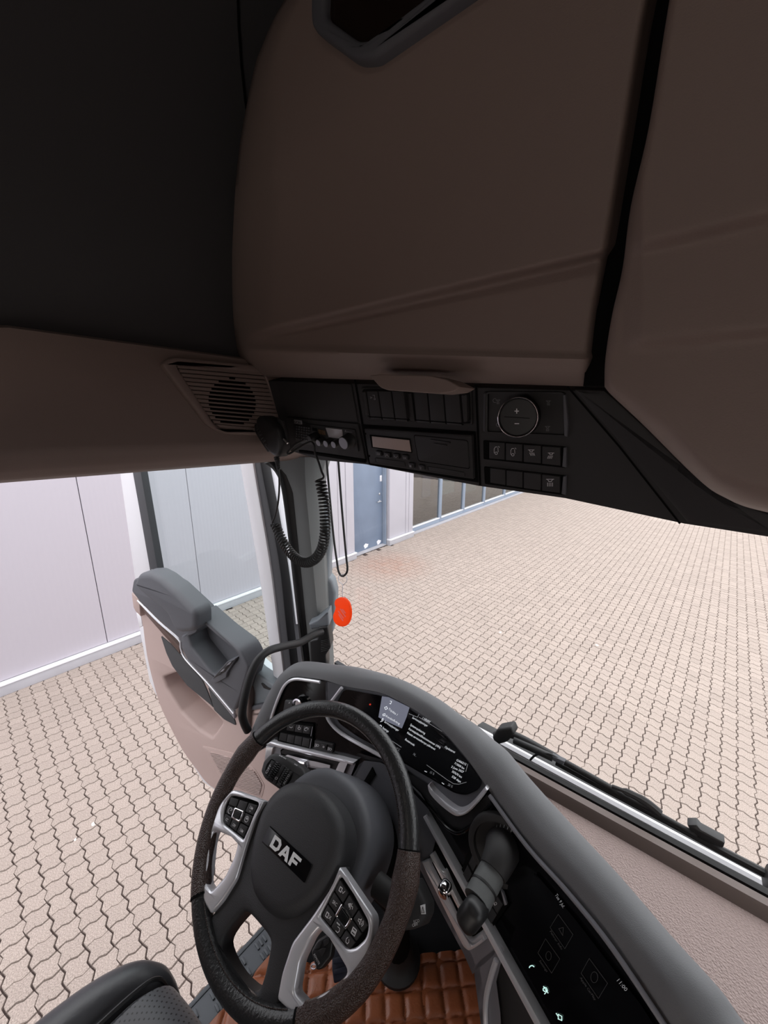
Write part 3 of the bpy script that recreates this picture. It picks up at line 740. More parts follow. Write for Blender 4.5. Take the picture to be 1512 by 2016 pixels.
for r0, r1 in zip(rings, rings[1:]):
    for k in range(len(r0)-1): bm.faces.new((r0[k], r0[k+1], r1[k+1], r1[k]))
bm.faces.new(rings[0]); bm.faces.new(rings[-1][::-1])
obj('dash_pad', bm, PADM, dash, sharp=50)
fascia = [(506, 1480), (524, 1436), (536, 1406), (546, 1379), (556, 1354), (567, 1340), (580, 1334), (633, 1340), (672, 1351), (746, 1365), (800, 1389), (845, 1419), (879, 1448), (924, 1502), (957, 1549), (1040, 1666), (1118, 1753), (1205, 1862), (1320, 2033), (1410, 2163),
          (1160, 2163), (1076, 2016), (985, 1857), (900, 1715), (835, 1607), (790, 1560), (700, 1512), (600, 1487), (520, 1470)]
FD('fascia', fascia, -.002, .012, GLOSS, 0)
# silver trims of the fascia
obj('silver_corner_trim', TB(DASH, [(533, 1418), (540, 1396), (549, 1372), (558, 1353), (568, 1342), (582, 1337), (605, 1339), (630, 1343)], .008, .0042, 8), SILV, dash)
obj('silver_upper_trim', TB(DASH, [(964, 1566), (1038, 1667), (1118, 1757), (1205, 1866), (1318, 2034), (1400, 2160)], .010, .0036, 8), SILVD, dash)
def bar(name, L, R, off, dep, m, r=.003, par=None):
    return obj(name, SL(DASH, cat(L, 4)+cat(R, 4)[::-1], off, dep, r), m, par or dash)
bar('silver_lower_trim', [(832, 1610), (917, 1767), (985, 1895), (1060, 2035), (1120, 2150)], [(838, 1606), (925, 1762), (995, 1890), (1072, 2030), (1134, 2148)], .016, .02, SILV)
bar('silver_left_trim', [(523, 1466), (600, 1485), (694, 1507)], [(532, 1460), (605, 1478), (697, 1501)], .014, .02, SILV)
# instrument binnacle
binn = FD('instrument_binnacle', [(640, 1344), (672, 1353), (746, 1367), (800, 1391), (845, 1421), (879, 1450), (924, 1504), (955, 1549), (944, 1572), (921, 1592), (903, 1601), (880, 1590), (838, 1546), (760, 1497), (690, 1458), (650, 1425), (641, 1405)], .001, .01, CHAR, .003)
FD('instrument_display', [(676, 1358), (746, 1371), (798, 1394), (843, 1424), (877, 1453), (922, 1507), (948, 1545), (940, 1556), (918, 1566), (895, 1562), (850, 1535), (760, 1482), (700, 1448), (668, 1425), (655, 1400)], .004, .006, SCREEN, .001, rr=8)
FD('lit_menu_page', [(752, 1371), (765, 1373), (806, 1393), (800, 1412), (791, 1434), (760, 1420), (745, 1412)], .0046, .001, SCRLIT, 0)
DT = .0054
def menu(body, p0, p1, h, m=LITTXT, name='screen_text', par=None, M=DASH, off=DT, ang=None):
    d = Vector(p1)-Vector(p0); n = Vector((d.y, -d.x)).normalized()*h
    if ang: n = Vector((cos(radians(ang)), -sin(radians(ang))))*h
    return obj(name, TX(M, body, p0, p1, (p0[0]+n.x, p0[1]+n.y), off), m, par or dash, smooth=False)
U = 62
for body, p0, p1 in (('Tripdata 1', (764, 1397), (781, 1409)), ('Brændstofforbrug', (759, 1411), (786, 1427)), ('Serviceoplysninger', (756, 1422), (784, 1440)), ('Settings', (752, 1434), (764, 1442)),
                     ('Serviceoplysninger', (811, 1414), (841, 1431)), ('Systemopdatering', (807, 1428), (836, 1446)), ('Køretøjsidentifikationsnummer (VIN)', (804, 1436), (866, 1474)), ('Næste serviceeftersyn påkrævet', (801, 1444), (856, 1477)),
                     ('Resterende', (797, 1457), (815, 1469)), ('Opdateret', (875, 1472), (895, 1483)), ('G406212', (898, 1498), (917, 1507)), ('713000 km', (894, 1504), (913, 1515)), ('2 June 2027', (888, 1511), (912, 1522)), ('307670 km', (889, 1520), (908, 1532)), ('528 days', (889, 1530), (906, 1541)), ('15 %', (846, 1522), (854, 1526)), ('28 %', (881, 1546), (890, 1551)), ('18°C', (778, 1474), (786, 1479)), ('N...', (813, 1486), (819, 1490))):
    menu(body, p0, p1, 4.2 if len(body) > 4 else 4.6, LITTXT if len(body) > 4 else LITDIM)
menu('1 HNAV', (831, 1416), (846, 1424), 5, LITTXT)
for ln in ([(757, 1393), (761, 1391), (763, 1395), (759, 1397), (757, 1393)], [(754, 1406), (758, 1405), (758, 1409), (754, 1409), (754, 1406)], [(751, 1418), (754, 1414), (754, 1419), (749, 1421)], circ(748.5, 1430, 2.6, 8), [(768, 1380), (771, 1381), (769, 1386), (767, 1385)], [(836, 1518), (840, 1520)], [(870, 1541), (874, 1544)]): obj('screen_icon', strokes(DASH, [ln], 1.1, DT), LITTXT, dash, smooth=False)
for ln in ([(753, 1446), (790, 1471)], [(840, 1506), (880, 1535), (893, 1543), (903, 1544), (918, 1540)], [(917, 1519), (921, 1504)], [(805, 1405), (822, 1412), (825, 1406)], [(825, 1412), (870, 1440)]): obj('screen_line', strokes(DASH, [ln], .9, DT), LITDIM, dash, smooth=False)
obj('tell_tale', SL(DASH, circ(728.5, 1387, 1.8, 8)[:-1], DT, .001), LITRED, dash)
obj('silver_cluster_trim', TB(DASH, [(673, 1354), (661, 1370), (648, 1388), (643, 1404), (650, 1422), (674, 1445), (728, 1476), (762, 1495), (800, 1519)], .010, .0045, 8), SILV, dash)
bar('silver_cluster_foot', [(841, 1547), (845, 1562), (862, 1582), (888, 1603), (904, 1608), (924, 1599), (946, 1576), (960, 1556)], [(845, 1545), (853, 1558), (868, 1573), (890, 1591), (904, 1597), (920, 1590), (940, 1569), (955, 1550)], .016, .02, SILV)
obj('gloss_edge', TB(DASH, [(800, 1542), (817, 1560), (841, 1586), (865, 1614), (886, 1634), (905, 1640), (929, 1625), (968, 1581)], .012, .003, 8), GLOSS, dash)
FD('binnacle_skirt', [(700, 1486), (760, 1502), (838, 1548), (848, 1568), (890, 1606), (905, 1611), (926, 1601), (955, 1570), (966, 1580), (929, 1623), (906, 1637), (886, 1631), (841, 1583), (800, 1540), (740, 1512)], .006, .01, BLK, .004)
FD('column_cover', [(684, 1542), (703, 1508), (735, 1512), (770, 1530), (815, 1575), (833, 1606), (829, 1650), (800, 1720), (752, 1700), (700, 1590)], .010, .03, CHAR, .008, 3)
FD('cover_gap', [(703, 1560), (732, 1511), (739, 1526), (712, 1566)], .0135, .008, DEEP, .001)
# light switch, button rows, headlamp levelling
ls = FD('lamp_switch_plate', rnd([(561, 1377), (585, 1379), (612, 1386), (606, 1412), (556, 1404)], 4, 3), .004, .006, BLK, .002)
c0 = DASH(591, 1388, .004); obj('lamp_switch_ring', lathe([(.020, 0), (.020, .012), (.016, .013), (.016, .008), (0.001, .008)], c0, DASH.n, 24), CHROME, ls)
obj('print', TX(DASH, 'A', (567.5, 1385.5), (571, 1386), (568.2, 1381.5), .0055), PRINT, ls, smooth=False)
def rowof(M, tl, tr, br, bl, n, off, m, name, par, gap=.06, r=.0016, dep=.008):
    out = []
    for k in range(n):
        a, b = k/n+gap/n/2, (k+1)/n-gap/n/2
        q = lambda p, s, t: (lerp(p[0], s[0], t), lerp(p[1], s[1], t))
        out.append(obj(name, SL(M, [q(tl, tr, a), q(tl, tr, b), q(bl, br, b), q(bl, br, a)], off, dep, r), m, par))
    return out
bk = FD('button_bank', [(560, 1421), (614, 1427), (612, 1474), (546, 1459), (548, 1442)], .003, .006, DEEP, .001)
rowof(DASH, (566, 1425), (612, 1431), (610.5, 1446), (563, 1438), 3, .008, BLKM, 'push_button', bk)
rowof(DASH, (551, 1443), (610, 1455), (608, 1472), (548, 1457), 4, .008, BLKM, 'push_button', bk)
obj('bank_edge', strokes(DASH, [[(615, 1431), (612, 1449)], [(613, 1455), (610, 1473)]], 1.4, .0085), SILVD, bk, smooth=False)
obj('print', strokes(DASH, [[(570, 1431), (573, 1433), (576, 1431)], circ(589, 1434, 2.6, 6), [(589, 1428), (589, 1431)], circ(602, 1436, 2.8, 6, 60, 300), [(603, 1432), (607, 1434), (606, 1437)]], .9, .0086), PRINT, bk, smooth=False)
lv = FD('levelling_unit', rnd([(619, 1457), (656, 1466), (654, 1484), (617, 1475)], 2, 3), .004, .006, BLKM, .002)
FD('levelling_wheel', [(632, 1464), (643, 1467), (642, 1477), (631, 1474)], .008, .006, BLK, .002, parent=lv)
obj('print', strokes(DASH, [[(621, 1464), (620, 1470)], [(623, 1464.5), (622, 1470.5)], circ(625.5, 1467.5, 2.2, 6), [(646, 1471), (645, 1477)], [(648, 1471.5), (647, 1477.5)], circ(650.5, 1475, 2.2, 6), circ(637, 1470.5, 1.6, 5)], .9, .0092), PRINT, lv, smooth=False)
# left vent
lvent = FD('air_vent', [(523, 1468), (545, 1473), (667, 1504), (691, 1510), (677, 1545), (660, 1541), (580, 1530), (540, 1500), (520, 1500)], .006, .02, SILVD, .003)
FD('vent_recess', rnd([(551, 1474), (667, 1503), (654, 1534), (600, 1524), (556, 1505)], 6, 3), .008, .01, DEEP, .001, parent=lvent)
FD('vent_rim', [(666, 1503), (676, 1506), (662, 1540), (600, 1529), (603, 1523), (653, 1532)], .014, .02, SILV, .003, parent=lvent)
FD('vent_rim', [(523, 1469), (537, 1472), (533, 1490), (521, 1500)], .014, .02, SILV, .003, parent=lvent)
for k, (a, b) in enumerate((((553, 1479), (664, 1507)), ((556, 1490), (661, 1516)), ((580, 1507), (657, 1525)))):
    FD('vent_slat', [a, b, (b[0]-1, b[1]+5), (a[0], a[1]+5)], .013, .016, BLK, .002, parent=lvent)
FD('vent_slat', [(561, 1489), (602, 1500), (618, 1503), (645, 1510), (644, 1519), (606, 1511), (600, 1508), (565, 1497)], .018, .01, SILV, .003, parent=lvent)
FD('vent_knob', rnd([(585, 1497), (601, 1501), (603, 1514), (592, 1513), (582, 1507)], 3, 3), .028, .02, CHROME, .005, parent=lvent)
# right vent
rv = FD('air_vent', [(820, 1700), (824, 1645), (832, 1622), (838, 1626), (985, 1896), (972, 1884), (930, 1921), (912, 1880), (859, 1781)], .004, .02, SILVD, .004)
FD('vent_recess', [(838, 1655), (850, 1660), (950, 1838), (927, 1853), (916, 1845), (842, 1695)], .008, .012, DEEP, .001, parent=rv)
FD('vent_cheek', [(826, 1646), (833, 1624), (842, 1640), (850, 1664), (843, 1690), (832, 1697), (822, 1700)], .012, .02, CHAR, .004, parent=rv)
bar('vent_rim', [(829, 1699), (868, 1780), (906, 1856), (916, 1870), (925, 1874), (940, 1866), (957, 1853)], [(843, 1694), (880, 1766), (914, 1836), (922, 1850), (928, 1853), (938, 1847), (949, 1838)], .018, .024, SILV, .005, rv)
bar('vent_slat', [(845, 1685), (868, 1730), (882, 1752), (896, 1780), (918, 1822)], [(852, 1681), (871, 1716), (877, 1718), (896, 1762), (926, 1817)], .018, .014, BRIGHT, .003, rv)
bar('vent_slat', [(856, 1670), (900, 1742), (938, 1822)], [(861, 1668), (906, 1740), (944, 1818)], .013, .014, DEEP, .002, rv)
bar('vent_slat', [(848, 1700), (880, 1768), (912, 1832)], [(853, 1698), (885, 1765), (917, 1830)], .012, .014, DEEP, .002, rv)
obj('vent_knob', rbox(DASH(876, 1750, .034), (.022, .026, .026), .009, 6), CHROME, rv)
FD('lower_plate', [(912, 1880), (924, 1876), (957, 1854), (972, 1883), (930, 1920)], .012, .02, SILVD, .003)
FD('lower_plate', [(931, 1923), (975, 1888), (983, 1897), (966, 1966), (974, 2030), (980, 2130), (955, 2130), (945, 2030)], .012, .03, SILVD, .008, 3)
obj('grip_edge', TB(DASH, [(977, 1890), (966, 1925), (957, 1966), (956, 2016), (964, 2120)], .016, .0042, 8), SILV, dash)
FD('storage_niche', [(984, 1900), (1060, 2035), (1130, 2150), (984, 2150), (976, 2030), (968, 1966)], .002, .01, BLKM, .002)
# parking brake lever on its round seat
bs = obj('brake_seat', lathe([(.058, -.004), (.058, .006), (.054, .009), (.047, .009), (.045, .003), (.001, .003)], DASH(987, 1672, 0), DASH.n, 32), BLKM, dash)
lp = [DASH(x, y, o) for x, y, o in ((990, 1668, .004), (984, 1686, .030), (970, 1716, .052))]
obj('lever_neck', tube(cat(lp, 5), [.030-.008*i/10 for i in range(11)], 14), BLKM, bs)
obj('scale_print', strokes(DASH, [[(963+i*7.2, 1637-9*sin(pi*i/6)), (964+i*7.2, 1632-9*sin(pi*i/6))] for i in range(7)], 1.6, .0105), PRINTD, bs, smooth=False)
lev = [DASH(x, y, o) for x, y, o in ((968, 1718, .052), (950, 1752, .078), (938, 1775, .095))]
lever = obj('brake_lever', tube(cat(lev, 5), .0205, 18), GREYP, dash)
obj('lever_groove', tube([DASH(953, 1747, .074), DASH(951, 1751, .077)], .0213, 18), BLK, lever)
obj('lever_tip', rbox(DASH(931, 1797, .108), (.034, .046, .044), .014, 6, Matrix.Rotation(radians(-28), 4, 'X') @ Matrix.Rotation(radians(18), 4, 'Y')), BLK, lever)
sb = FD('switch_strip', [(905, 1722), (921, 1678), (950, 1728), (936, 1782)], .002, .006, DEEP, .001)
for a in (0, 1):
    for b in (0, 1, 2):
        x, y = 911+a*11+b*10, 1722-a*22+b*19
        FD('push_button', [(x, y), (x+9, y-19), (x+18, y-1), (x+9, y+17)], .006, .006, BLKM, .0015, parent=sb)
sb2 = FD('switch_strip', [(955, 1806), (985, 1752), (1000, 1784), (966, 1832)], .002, .006, DEEP, .001)
for k, (x, y) in enumerate(((963, 1796), (975, 1776))):
    FD('push_button', [(x-6, y+8), (x+5, y-10), (x+15, y+6), (x+4, y+24)], .006, .006, BLKM, .0015, parent=sb2)
FD('light_key', [(985, 1752), (991, 1760), (998, 1782), (993, 1784)], .007, .006, SILVD, .0015, parent=sb2)
obj('print', strokes(DASH, [circ(975, 1779, 3, 8), [(974, 1777), (974, 1783)]], .9, .0075), PRINT, sb2, smooth=False)
# centre touch screen
FD('touch_screen', rnd([(1000, 1868), (1050, 1722), (1130, 1815), (1260, 1985), (1340, 2110), (1190, 2160), (1090, 2020)], 6, 3), .003, .006, SCREEN, .0015)
menu('Tue 9 Jul.', (1092, 1762), (1108, 1788), 6, LITDIM)
menu('11:00', (1214, 1931), (1231, 1952), 7, LITDIM)
obj('screen_icons', strokes(DASH, [circ(1047, 1906, 5, 6, 190, 330), circ(1073, 1948, 4, 7), [(1070, 1942), (1079, 1955)], [(1072, 1957), (1078, 1950)], [(1099, 1997), (1106, 2001), (1106, 2009), (1099, 2006), (1099, 1997)], [(1098, 2000), (1095, 1995)]], 2.0, .0046), LITICE, dash, smooth=False)
PRX = mat('very_dim_screen_text', (.09, .09, .095), .6)
for ln in ([[(1099, 1800), (1128, 1840), (1112, 1868), (1083, 1826), (1099, 1800)], [(1074, 1848), (1102, 1888), (1086, 1916), (1059, 1876), (1074, 1848)], [(1160, 1887), (1196, 1936), (1178, 1966), (1144, 1916), (1160, 1887)], circ(1080, 1882, 9, 12, sx=.6), circ(1170, 1924, 11, 14, sx=.62), [(1100, 1828), (1109, 1826), (1108, 1842), (1100, 1828)]]): obj('screen_tile', strokes(DASH, [ln], .7, .0046), PRX, dash, smooth=False)
menu('Fahrer Info', (1082, 1834), (1105, 1870), 4, PRX); menu('Settings', (1061, 1892), (1076, 1914), 4, PRX); menu('Apple CarPlay', (1141, 1925), (1171, 1970), 4, PRX)
# under-dash body so that the fascia is carried by something solid
ub = NB()
for a, b in zip(DX[1:], DX[2:]):
    x0, x1 = max(a[0], -.985), min(b[0], XR)
    if x1 <= x0: continue
    q = [V(x0, dash_y(x0)+.05, -.86), V(x1, dash_y(x1)+.05, -.86), V(x1, dash_y(x1)+.01, -.98), V(x0, dash_y(x0)+.01, -.98)]
    r = [V(x0, .78, -.87), V(x1, .78, -.87), V(x1, .86, -1.0), V(x0, .86, -1.0)]
    vs = [ub.verts.new(p) for p in q+r]
    for f in ((0, 1, 2, 3), (4, 5, 6, 7), (0, 1, 5, 4), (3, 2, 6, 7)): ub.faces.new([vs[i] for i in f])
obj('carrier', ub, BLKM, dash)

# ================================================================== STEERING WHEEL
wheel = thing('steering_wheel', 'black leather steering wheel with silver spokes and brown grips', 'steering wheel', WC)
RW, RT = .2115, .0168
def arc(a0, a1, n, o=0.0): return [WL(RW*cos(radians(a0+(a1-a0)*k/n)), RW*sin(radians(a0+(a1-a0)*k/n)), o) for k in range(n+1)]
obj('rim_top', tube(arc(22, 158, 60), RT, 16, flat=.98), LEATH, wheel)
obj('rim_bottom', tube(arc(232, 308, 40), RT, 16), LEATH, wheel)
def grip_r(a0, a1, n):                                   # thumb rests: the grip swells near the spokes
    return [RT+.0012+.004*max(0, 1-abs((lerp(a0, a1, k/n))-(12 if a0 < 90 else 168))/12) for k in range(n+1)]
obj('grip', tube(arc(-52, 22, 44), grip_r(-52, 22, 44), 16), GRIP, wheel)
obj('grip', tube(arc(158, 232, 44), grip_r(158, 232, 44), 16), GRIP, wheel)
for a in (22, 158, 232, 308): obj('rim_seam', tube(arc(a-.5, a+.5, 2), RT+.0015, 16), DEEP, wheel)
for a0, a1 in ((28, 152), (236, 304)):
    st = NB(); n = int(abs(a1-a0)*1.1)
    for k in range(n):
        a = radians(a0+(a1-a0)*k/n); a2 = a+.011
        tube([WL((RW-RT*.80)*cos(a), (RW-RT*.80)*sin(a), RT*.62), WL((RW-RT*.80)*cos(a2), (RW-RT*.80)*sin(a2), RT*.66)], .0008, 4, bm=st)
    obj('stitching', st, GRIP, wheel)['kind'] = 'stuff'
mir = lambda P: [(-a, b) for a, b in P]
def WS(name, P, o, dep, m, r=.003, seg=2, holes=(), par=None):
    return obj(name, slab([WL(a, b, o) for a, b in P], WN, dep, r, seg, [[WL(a, b, o) for a, b in h] for h in holes]), m, par or wheel)
pad = cat([(0, .073), (.045, .066), (.077, .047), (.094, .020), (.098, -.006), (.094, -.030), (.083, -.058), (.062, -.088), (.034, -.107), (0, -.112), (-.034, -.107), (-.062, -.088), (-.083, -.058), (-.094, -.030), (-.098, -.006), (-.094, .020), (-.077, .047), (-.045, .066)], 4, True)
hub = WS('airbag_cover', pad, .016, .075, HUBM, .026, 6)
body = [(.100, .004), (.106, -.02), (.100, -.062), (.082, -.108), (.084, -.146), (.094, -.182), (.060, -.200), (0, -.205)]
low = cat([(.030, -.133), (0, -.131), (-.030, -.133), (-.040, -.145), (-.050, -.176), (-.042, -.190), (0, -.1965), (.042, -.190), (.050, -.176), (.040, -.145)], 3, True)
WS('spoke_body', rnd(body+mir(body)[::-1][1:]+[(-.098, .006), (0, .02)], .008, 3), .001, .035, HUBM, .008, 3, holes=[low])
tout = [(.099, .004, .002), (.183, -.016, .008), (.192, -.045), (.194, -.082), (.172, -.126), (.135, -.163, .006), (.088, -.168, .004), (.079, -.145), (.074, -.110), (.088, -.068), (.099, -.025)]
thole = [(.107, -.073), (.121, -.071), (.175, -.084, .008), (.166, -.104), (.131, -.147, .006), (.109, -.148, .006), (.098, -.119), (.100, -.090)]
tpan = [(.1065, -.006, .003), (.117, -.004, .003), (.178, -.025, .010), (.182, -.040, .008), (.172, -.058, .006), (.159, -.067, .006), (.100, -.062, .003)]
def fill(P, r): return rnd(P, r, 4)
for s in (1, -1):
    X = (lambda P: P) if s > 0 else (lambda P: [(-p[0],)+tuple(p[1:]) for p in P])
    tr = WS('silver_spoke', fill(X(tout), .006), .010, .024, SILV, .0045, 3, holes=[fill(X(thole), .005), fill(X(tpan), .004)])
    q = lambda u, v: (s*lerp(lerp(.1075, .1785, u), lerp(.1020, .165, u), v), lerp(lerp(-.0075, -.0275, u), lerp(-.0605, -.0655, u), v))
    bpn = WS('button_base', fill(X(tpan), .004), .004, .012, DEEP, .001)
    names = {}
    for i in range(3):
        for j in range(3):
            if (i, j) == (1, 1): continue
            g = .015
            P = [q(i/3+g, j/3+g), q((i+1)/3-g, j/3+g), q((i+1)/3-g, (j+1)/3-g), q(i/3+g, (j+1)/3-g)]
            WS('spoke_button', rnd(P, .0014, 2), .0085, .006, BLKM, .0014, 2, par=bpn)
    fr = [q(.31, .31), q(.69, .31), q(.69, .69), q(.31, .69)]; inn = [q(.37, .37), q(.63, .37), q(.63, .63), q(.37, .63)]
    WS('scroll_frame', rnd(fr, .003, 3), .012, .010, CHROME, .0015, 2, holes=[rnd(inn, .002, 3)], par=bpn)
    sc = NB()
    for k in range(6):
        t = .39+k*.04
        slab([WL(*q(.39, t), .0135), WL(*q(.61, t), .0135), WL(*q(.61, t+.026), .0135), WL(*q(.39, t+.026), .0135)], WN, .004, .0008, 1, bm=sc)
    slab([WL(*q(.37, .37), .010), WL(*q(.63, .37), .010), WL(*q(.63, .63), .010), WL(*q(.37, .63), .010)], WN, .004, bm=sc)
    obj('scroll_wheel', sc, BLK, bpn)
    WP = lambda x, y, o: WL(x, y, .0089)
    ib = NB(); e = .0042
    def at(u, v): return q(u, v)
    def wt(body, u, v, w, h=.0042):
        a = at(u, v); o = Vector(WL(a[0]-w/2, a[1]-h/2, .0090)); text(body, o, o+WX*w, o+WY*h, ib, .01)
    def ws(pts, u, v, w=.0009):
        a = at(u, v); strokes(WP, [[(a[0]+x*e, a[1]+y*e) for x, y in pts]], w, 0, ib)
    if s > 0:
        wt('SRC', .16, .5, .009); ws([(-1, -.6), (0, -.6), (0, .6), (-1, .6), (-1, -.6)], .16, .14, .0014); ws([(.5, 0), (.9, -.5), (1.4, .5)], .16, .14)
        ws([(-1, -.6), (0, -.6), (0, .6), (-1, .6), (-1, -.6)], .16, .85, .0014); ws([(.5, .5), (1.3, -.5)], .16, .85); ws([(.5, -.5), (1.3, .5)], .16, .85)
        ws([(-1, 0), (-.3, .5), (-.3, -.5), (-1, 0)], .5, .16, .0016); ws([(.2, .9), (.2, -.9)], .5, .16); ws([(.2, .2), (.9, .2), (1, -.4)], .5, .16)
        ws([(-1, .3), (-.4, .3), (0, .8), (0, -.8), (-.4, -.3), (-1, -.3), (-1, .3)], .84, .16); ws([(.5, .5), (.8, 0), (.5, -.5)], .84, .16); ws([(.9, .8), (1.3, 0), (.9, -.8)], .84, .16)
        ws([(-1, 1), (-.2, 1), (.3, 1)], .5, .85, .0016); ws([(-.2, .3), (.8, .3), (1, -.4), (.6, -1), (-.3, -1)], .5, .85)
        ws([(-.8, -.8), (.8, -.8), (.8, .8), (-.8, .8), (-.8, -.8)], .84, .52, .0014); ws([(-.5, 0), (.5, 0)], .84, .52, .0026)
        ws([(-.3, .8), (-.7, .2), (-.5, -.6), (.3, -.7), (.6, -.1), (.3, .5)], .84, .85)
    else:
        wt('LIM', .16, .14, .008); wt('+', .16, .25, .003, .003); wt('LIM', .16, .86, .008); wt('OFF', .5, .86, .008); wt('CC', .84, .84, .006)
        ws([(x, y) for x, y in circ(0, 0, 1.1, 8)], .16, .5); ws([(-.3, 0), (.5, .2), (-.2, .5), (-.3, 0)], .16, .5, .0016)
        ws([(x, y) for x, y in circ(0, 0, 1.1, 8, 20, 300)], .84, .5); ws([(0, 0), (.9, .9)], .84, .5)
    obj('print', ib, PRINT, bpn, smooth=False)
bad = rnd([(-.056, -.0165), (.056, -.0165), (.056, -.0425), (-.056, -.0425)], .002, 3)
bg = WS('badge', bad, .0185, .008, GLOSS, .0015)
lt = NB()
def glyph(P, hs=()): slab([WL(a, b, .0192) for a, b in P], WN, .001, 0, 1, [[WL(a, b, .0192) for a, b in h] for h in hs], bm=lt)
y0, y1, m0 = -.0385, -.0205, .0045
glyph([(-.036, y0), (-.020, y0), (-.0145, y0+.005), (-.0145, y1-.005), (-.020, y1), (-.036, y1)], [[(-.0305, y0+m0), (-.0225, y0+m0), (-.0198, y0+.0065), (-.0198, y1-.0065), (-.0225, y1-m0), (-.0305, y1-m0)]])
glyph([(-.0125, y0), (-.0062, y0), (-.0042, y0+.0038), (.0030, y0+.0038), (.0048, y0), (.0112, y0), (.0028, y1), (-.0040, y1)], [[(-.0024, y0+.0076), (.0016, y0+.0076), (-.0003, y1-.0045)]])
glyph([(.0135, y0), (.0193, y0), (.0193, y0+.0062), (.0300, y0+.0062), (.0300, y0+.0105), (.0193, y0+.0105), (.0193, y1-m0), (.0345, y1-m0), (.0345, y1), (.0135, y1)])
obj('lettering', lt, WHITE, bg)

# ================================================================== STEERING COLUMN
col = thing('steering_column', 'black steering column housing with stalks behind the wheel', 'steering column', WL(0, .02, -.12))
sh = cat([(0, .108), (.05, .100), (.092, .070), (.112, .030), (.112, -.03), (.095, -.075), (.05, -.10), (0, -.105), (-.05, -.10), (-.095, -.075), (-.108, -.03), (-.108, .03), (-.088, .070), (-.05, .100)], 4, True)
obj('shroud', slab([WL(a, b, -.05) for a, b in sh], WN, .13, .020, 4), CHAR, col)
sh2 = [(a*.80, b*.8) for a, b in sh]
obj('shroud_neck', slab([WL(a, b, -.18) for a, b in sh2], WN, .12, .004), DEEP, col)
obj('column_tube', tube([WL(0, -.02, -.28), V(-.475, .58, -1.25), V(-.485, .60, ZF+.03)], [.045, .036, .036], 16), DEEP, col)
obj('floor_boot', lathe([(.066, 0), (.066, .010), (.058, .018), (.048, .026), (.042, .045), (.036, .06)], V(-.485, .60, ZF+.016), (0, 0, 1), 28), RUB, col)
STK = Plane(WL(0, 0, -.06)-Vector((0, 0, H)), WN)
stk = obj('light_stalk', SL(STK, rnd([(517.5, 1498), (530, 1485), (541, 1482), (561, 1488), (594, 1510), (600, 1522), (602, 1535), (594, 1541), (573, 1557), (564, 1565), (519, 1533), (512, 1518)], 4, 3), 0, .035, .007, 3), BLKM, col)
obj('stalk_arm', tube([STK(588, 1538, -.025), STK(625, 1580, -.04)], .02, 12), BLKM, stk)
SK = lambda name, P, off, dep, m, r=.001: obj(name, SL(STK, P, off, dep, r), m, stk)
SK('stalk_window', rnd([(534, 1493), (576, 1521), (573, 1534), (561, 1551), (526, 1527), (521, 1516), (525, 1504)], 3, 3), .001, .004, DEEP)
ax0, ax1 = Vector((527, 1512)), Vector((567, 1535)); d = (ax1-ax0); pn = Vector((-.55, 1)).normalized()
def seg(t0, t1, h0, h1): return [tuple(ax0+d*t0+pn*h0), tuple(ax0+d*t1+pn*h0), tuple(ax0+d*t1+pn*h1), tuple(ax0+d*t0+pn*h1)]
SK('stalk_end', seg(-.02, .14, -17, 15), .004, .004, BLKM); SK('stalk_end', seg(.86, 1.0, -17, 16), .004, .004, BLKM); SK('stalk_band', seg(.45, .62, -20, 20), .006, .006, BLKM)
for t0, t1 in ((.16, .43), (.64, .84)):
    rb = NB()
    for k in range(9):
        h = -19+k*4.2
        for u in range(2):
            ta, tb = lerp(t0, t1, u/2), lerp(t0, t1, (u+1)/2); hh = h+(1.6 if u else 0)
            SL(STK, seg(ta, tb, hh, hh+2.6), .009-.00004*(k-4)**2*6, .006, .0015, 1, bm=rb)
    SL(STK, seg(t0, t1, -19, 19), .004, .004, bm=rb)
    obj('ribbed_dial', rb, BLK, stk)
ib = NB(); P = ax0+d*.06
text('OFF', STK(*(ax0+d*.09+pn*11), .0048), STK(*(ax0+d*.09-pn*9), .0048), STK(*(ax0+d*.0+pn*11), .0048), ib)
text('AUTO', STK(*(ax0+d*.97+pn*12), .0048), STK(*(ax0+d*.97-pn*10), .0048), STK(*(ax0+d*.885+pn*12), .0048), ib)
c = ax0+d*.53+pn*9; strokes(STK, [circ(c.x, c.y, 2.4, 7)], 1, .0068, ib); strokes(STK, [[(550, 1487), (556, 1490)], [(558, 1491), (563, 1494)], [(580, 1504), (585, 1507)]], 2.2, .0005, ib)
obj('print', ib, PRINT, stk, smooth=False)
STK2 = Plane(WL(0, 0, -.075)-Vector((0, 0, H)), WN)
gs = obj('gear_stalk', SL(STK2, rnd([(780, 1740), (815, 1729), (827, 1753), (839, 1780), (838, 1801), (827, 1825), (811, 1831), (790, 1834), (770, 1800)], 5, 3), 0, .05, .008, 3), BLKM, col)
obj('gear_arm', tube([STK2(790, 1780, -.03), STK2(742, 1740, -.03)], .02, 12), BLKM, gs)
SLf = lambda P, off: SL(STK2, P, off, .004, .001)
obj('stalk_key', SLf([(827, 1783), (836, 1780), (837, 1800), (829, 1800)], .003), PRINT, gs)
obj('print', TX(STK2, 'ECO', (815, 1818), (826, 1815), (814, 1812), .001, TX(STK2, 'OFF', (812, 1825), (823, 1822), (811, 1819), .001)), PRINT, gs, smooth=False)
pr = strokes(STK2, [[(830, 1797), (832, 1785), (835, 1797), (830, 1797)], [(814, 1733), (818, 1735)]], 1, .0036); obj('key_print', pr, BLK, gs, smooth=False)
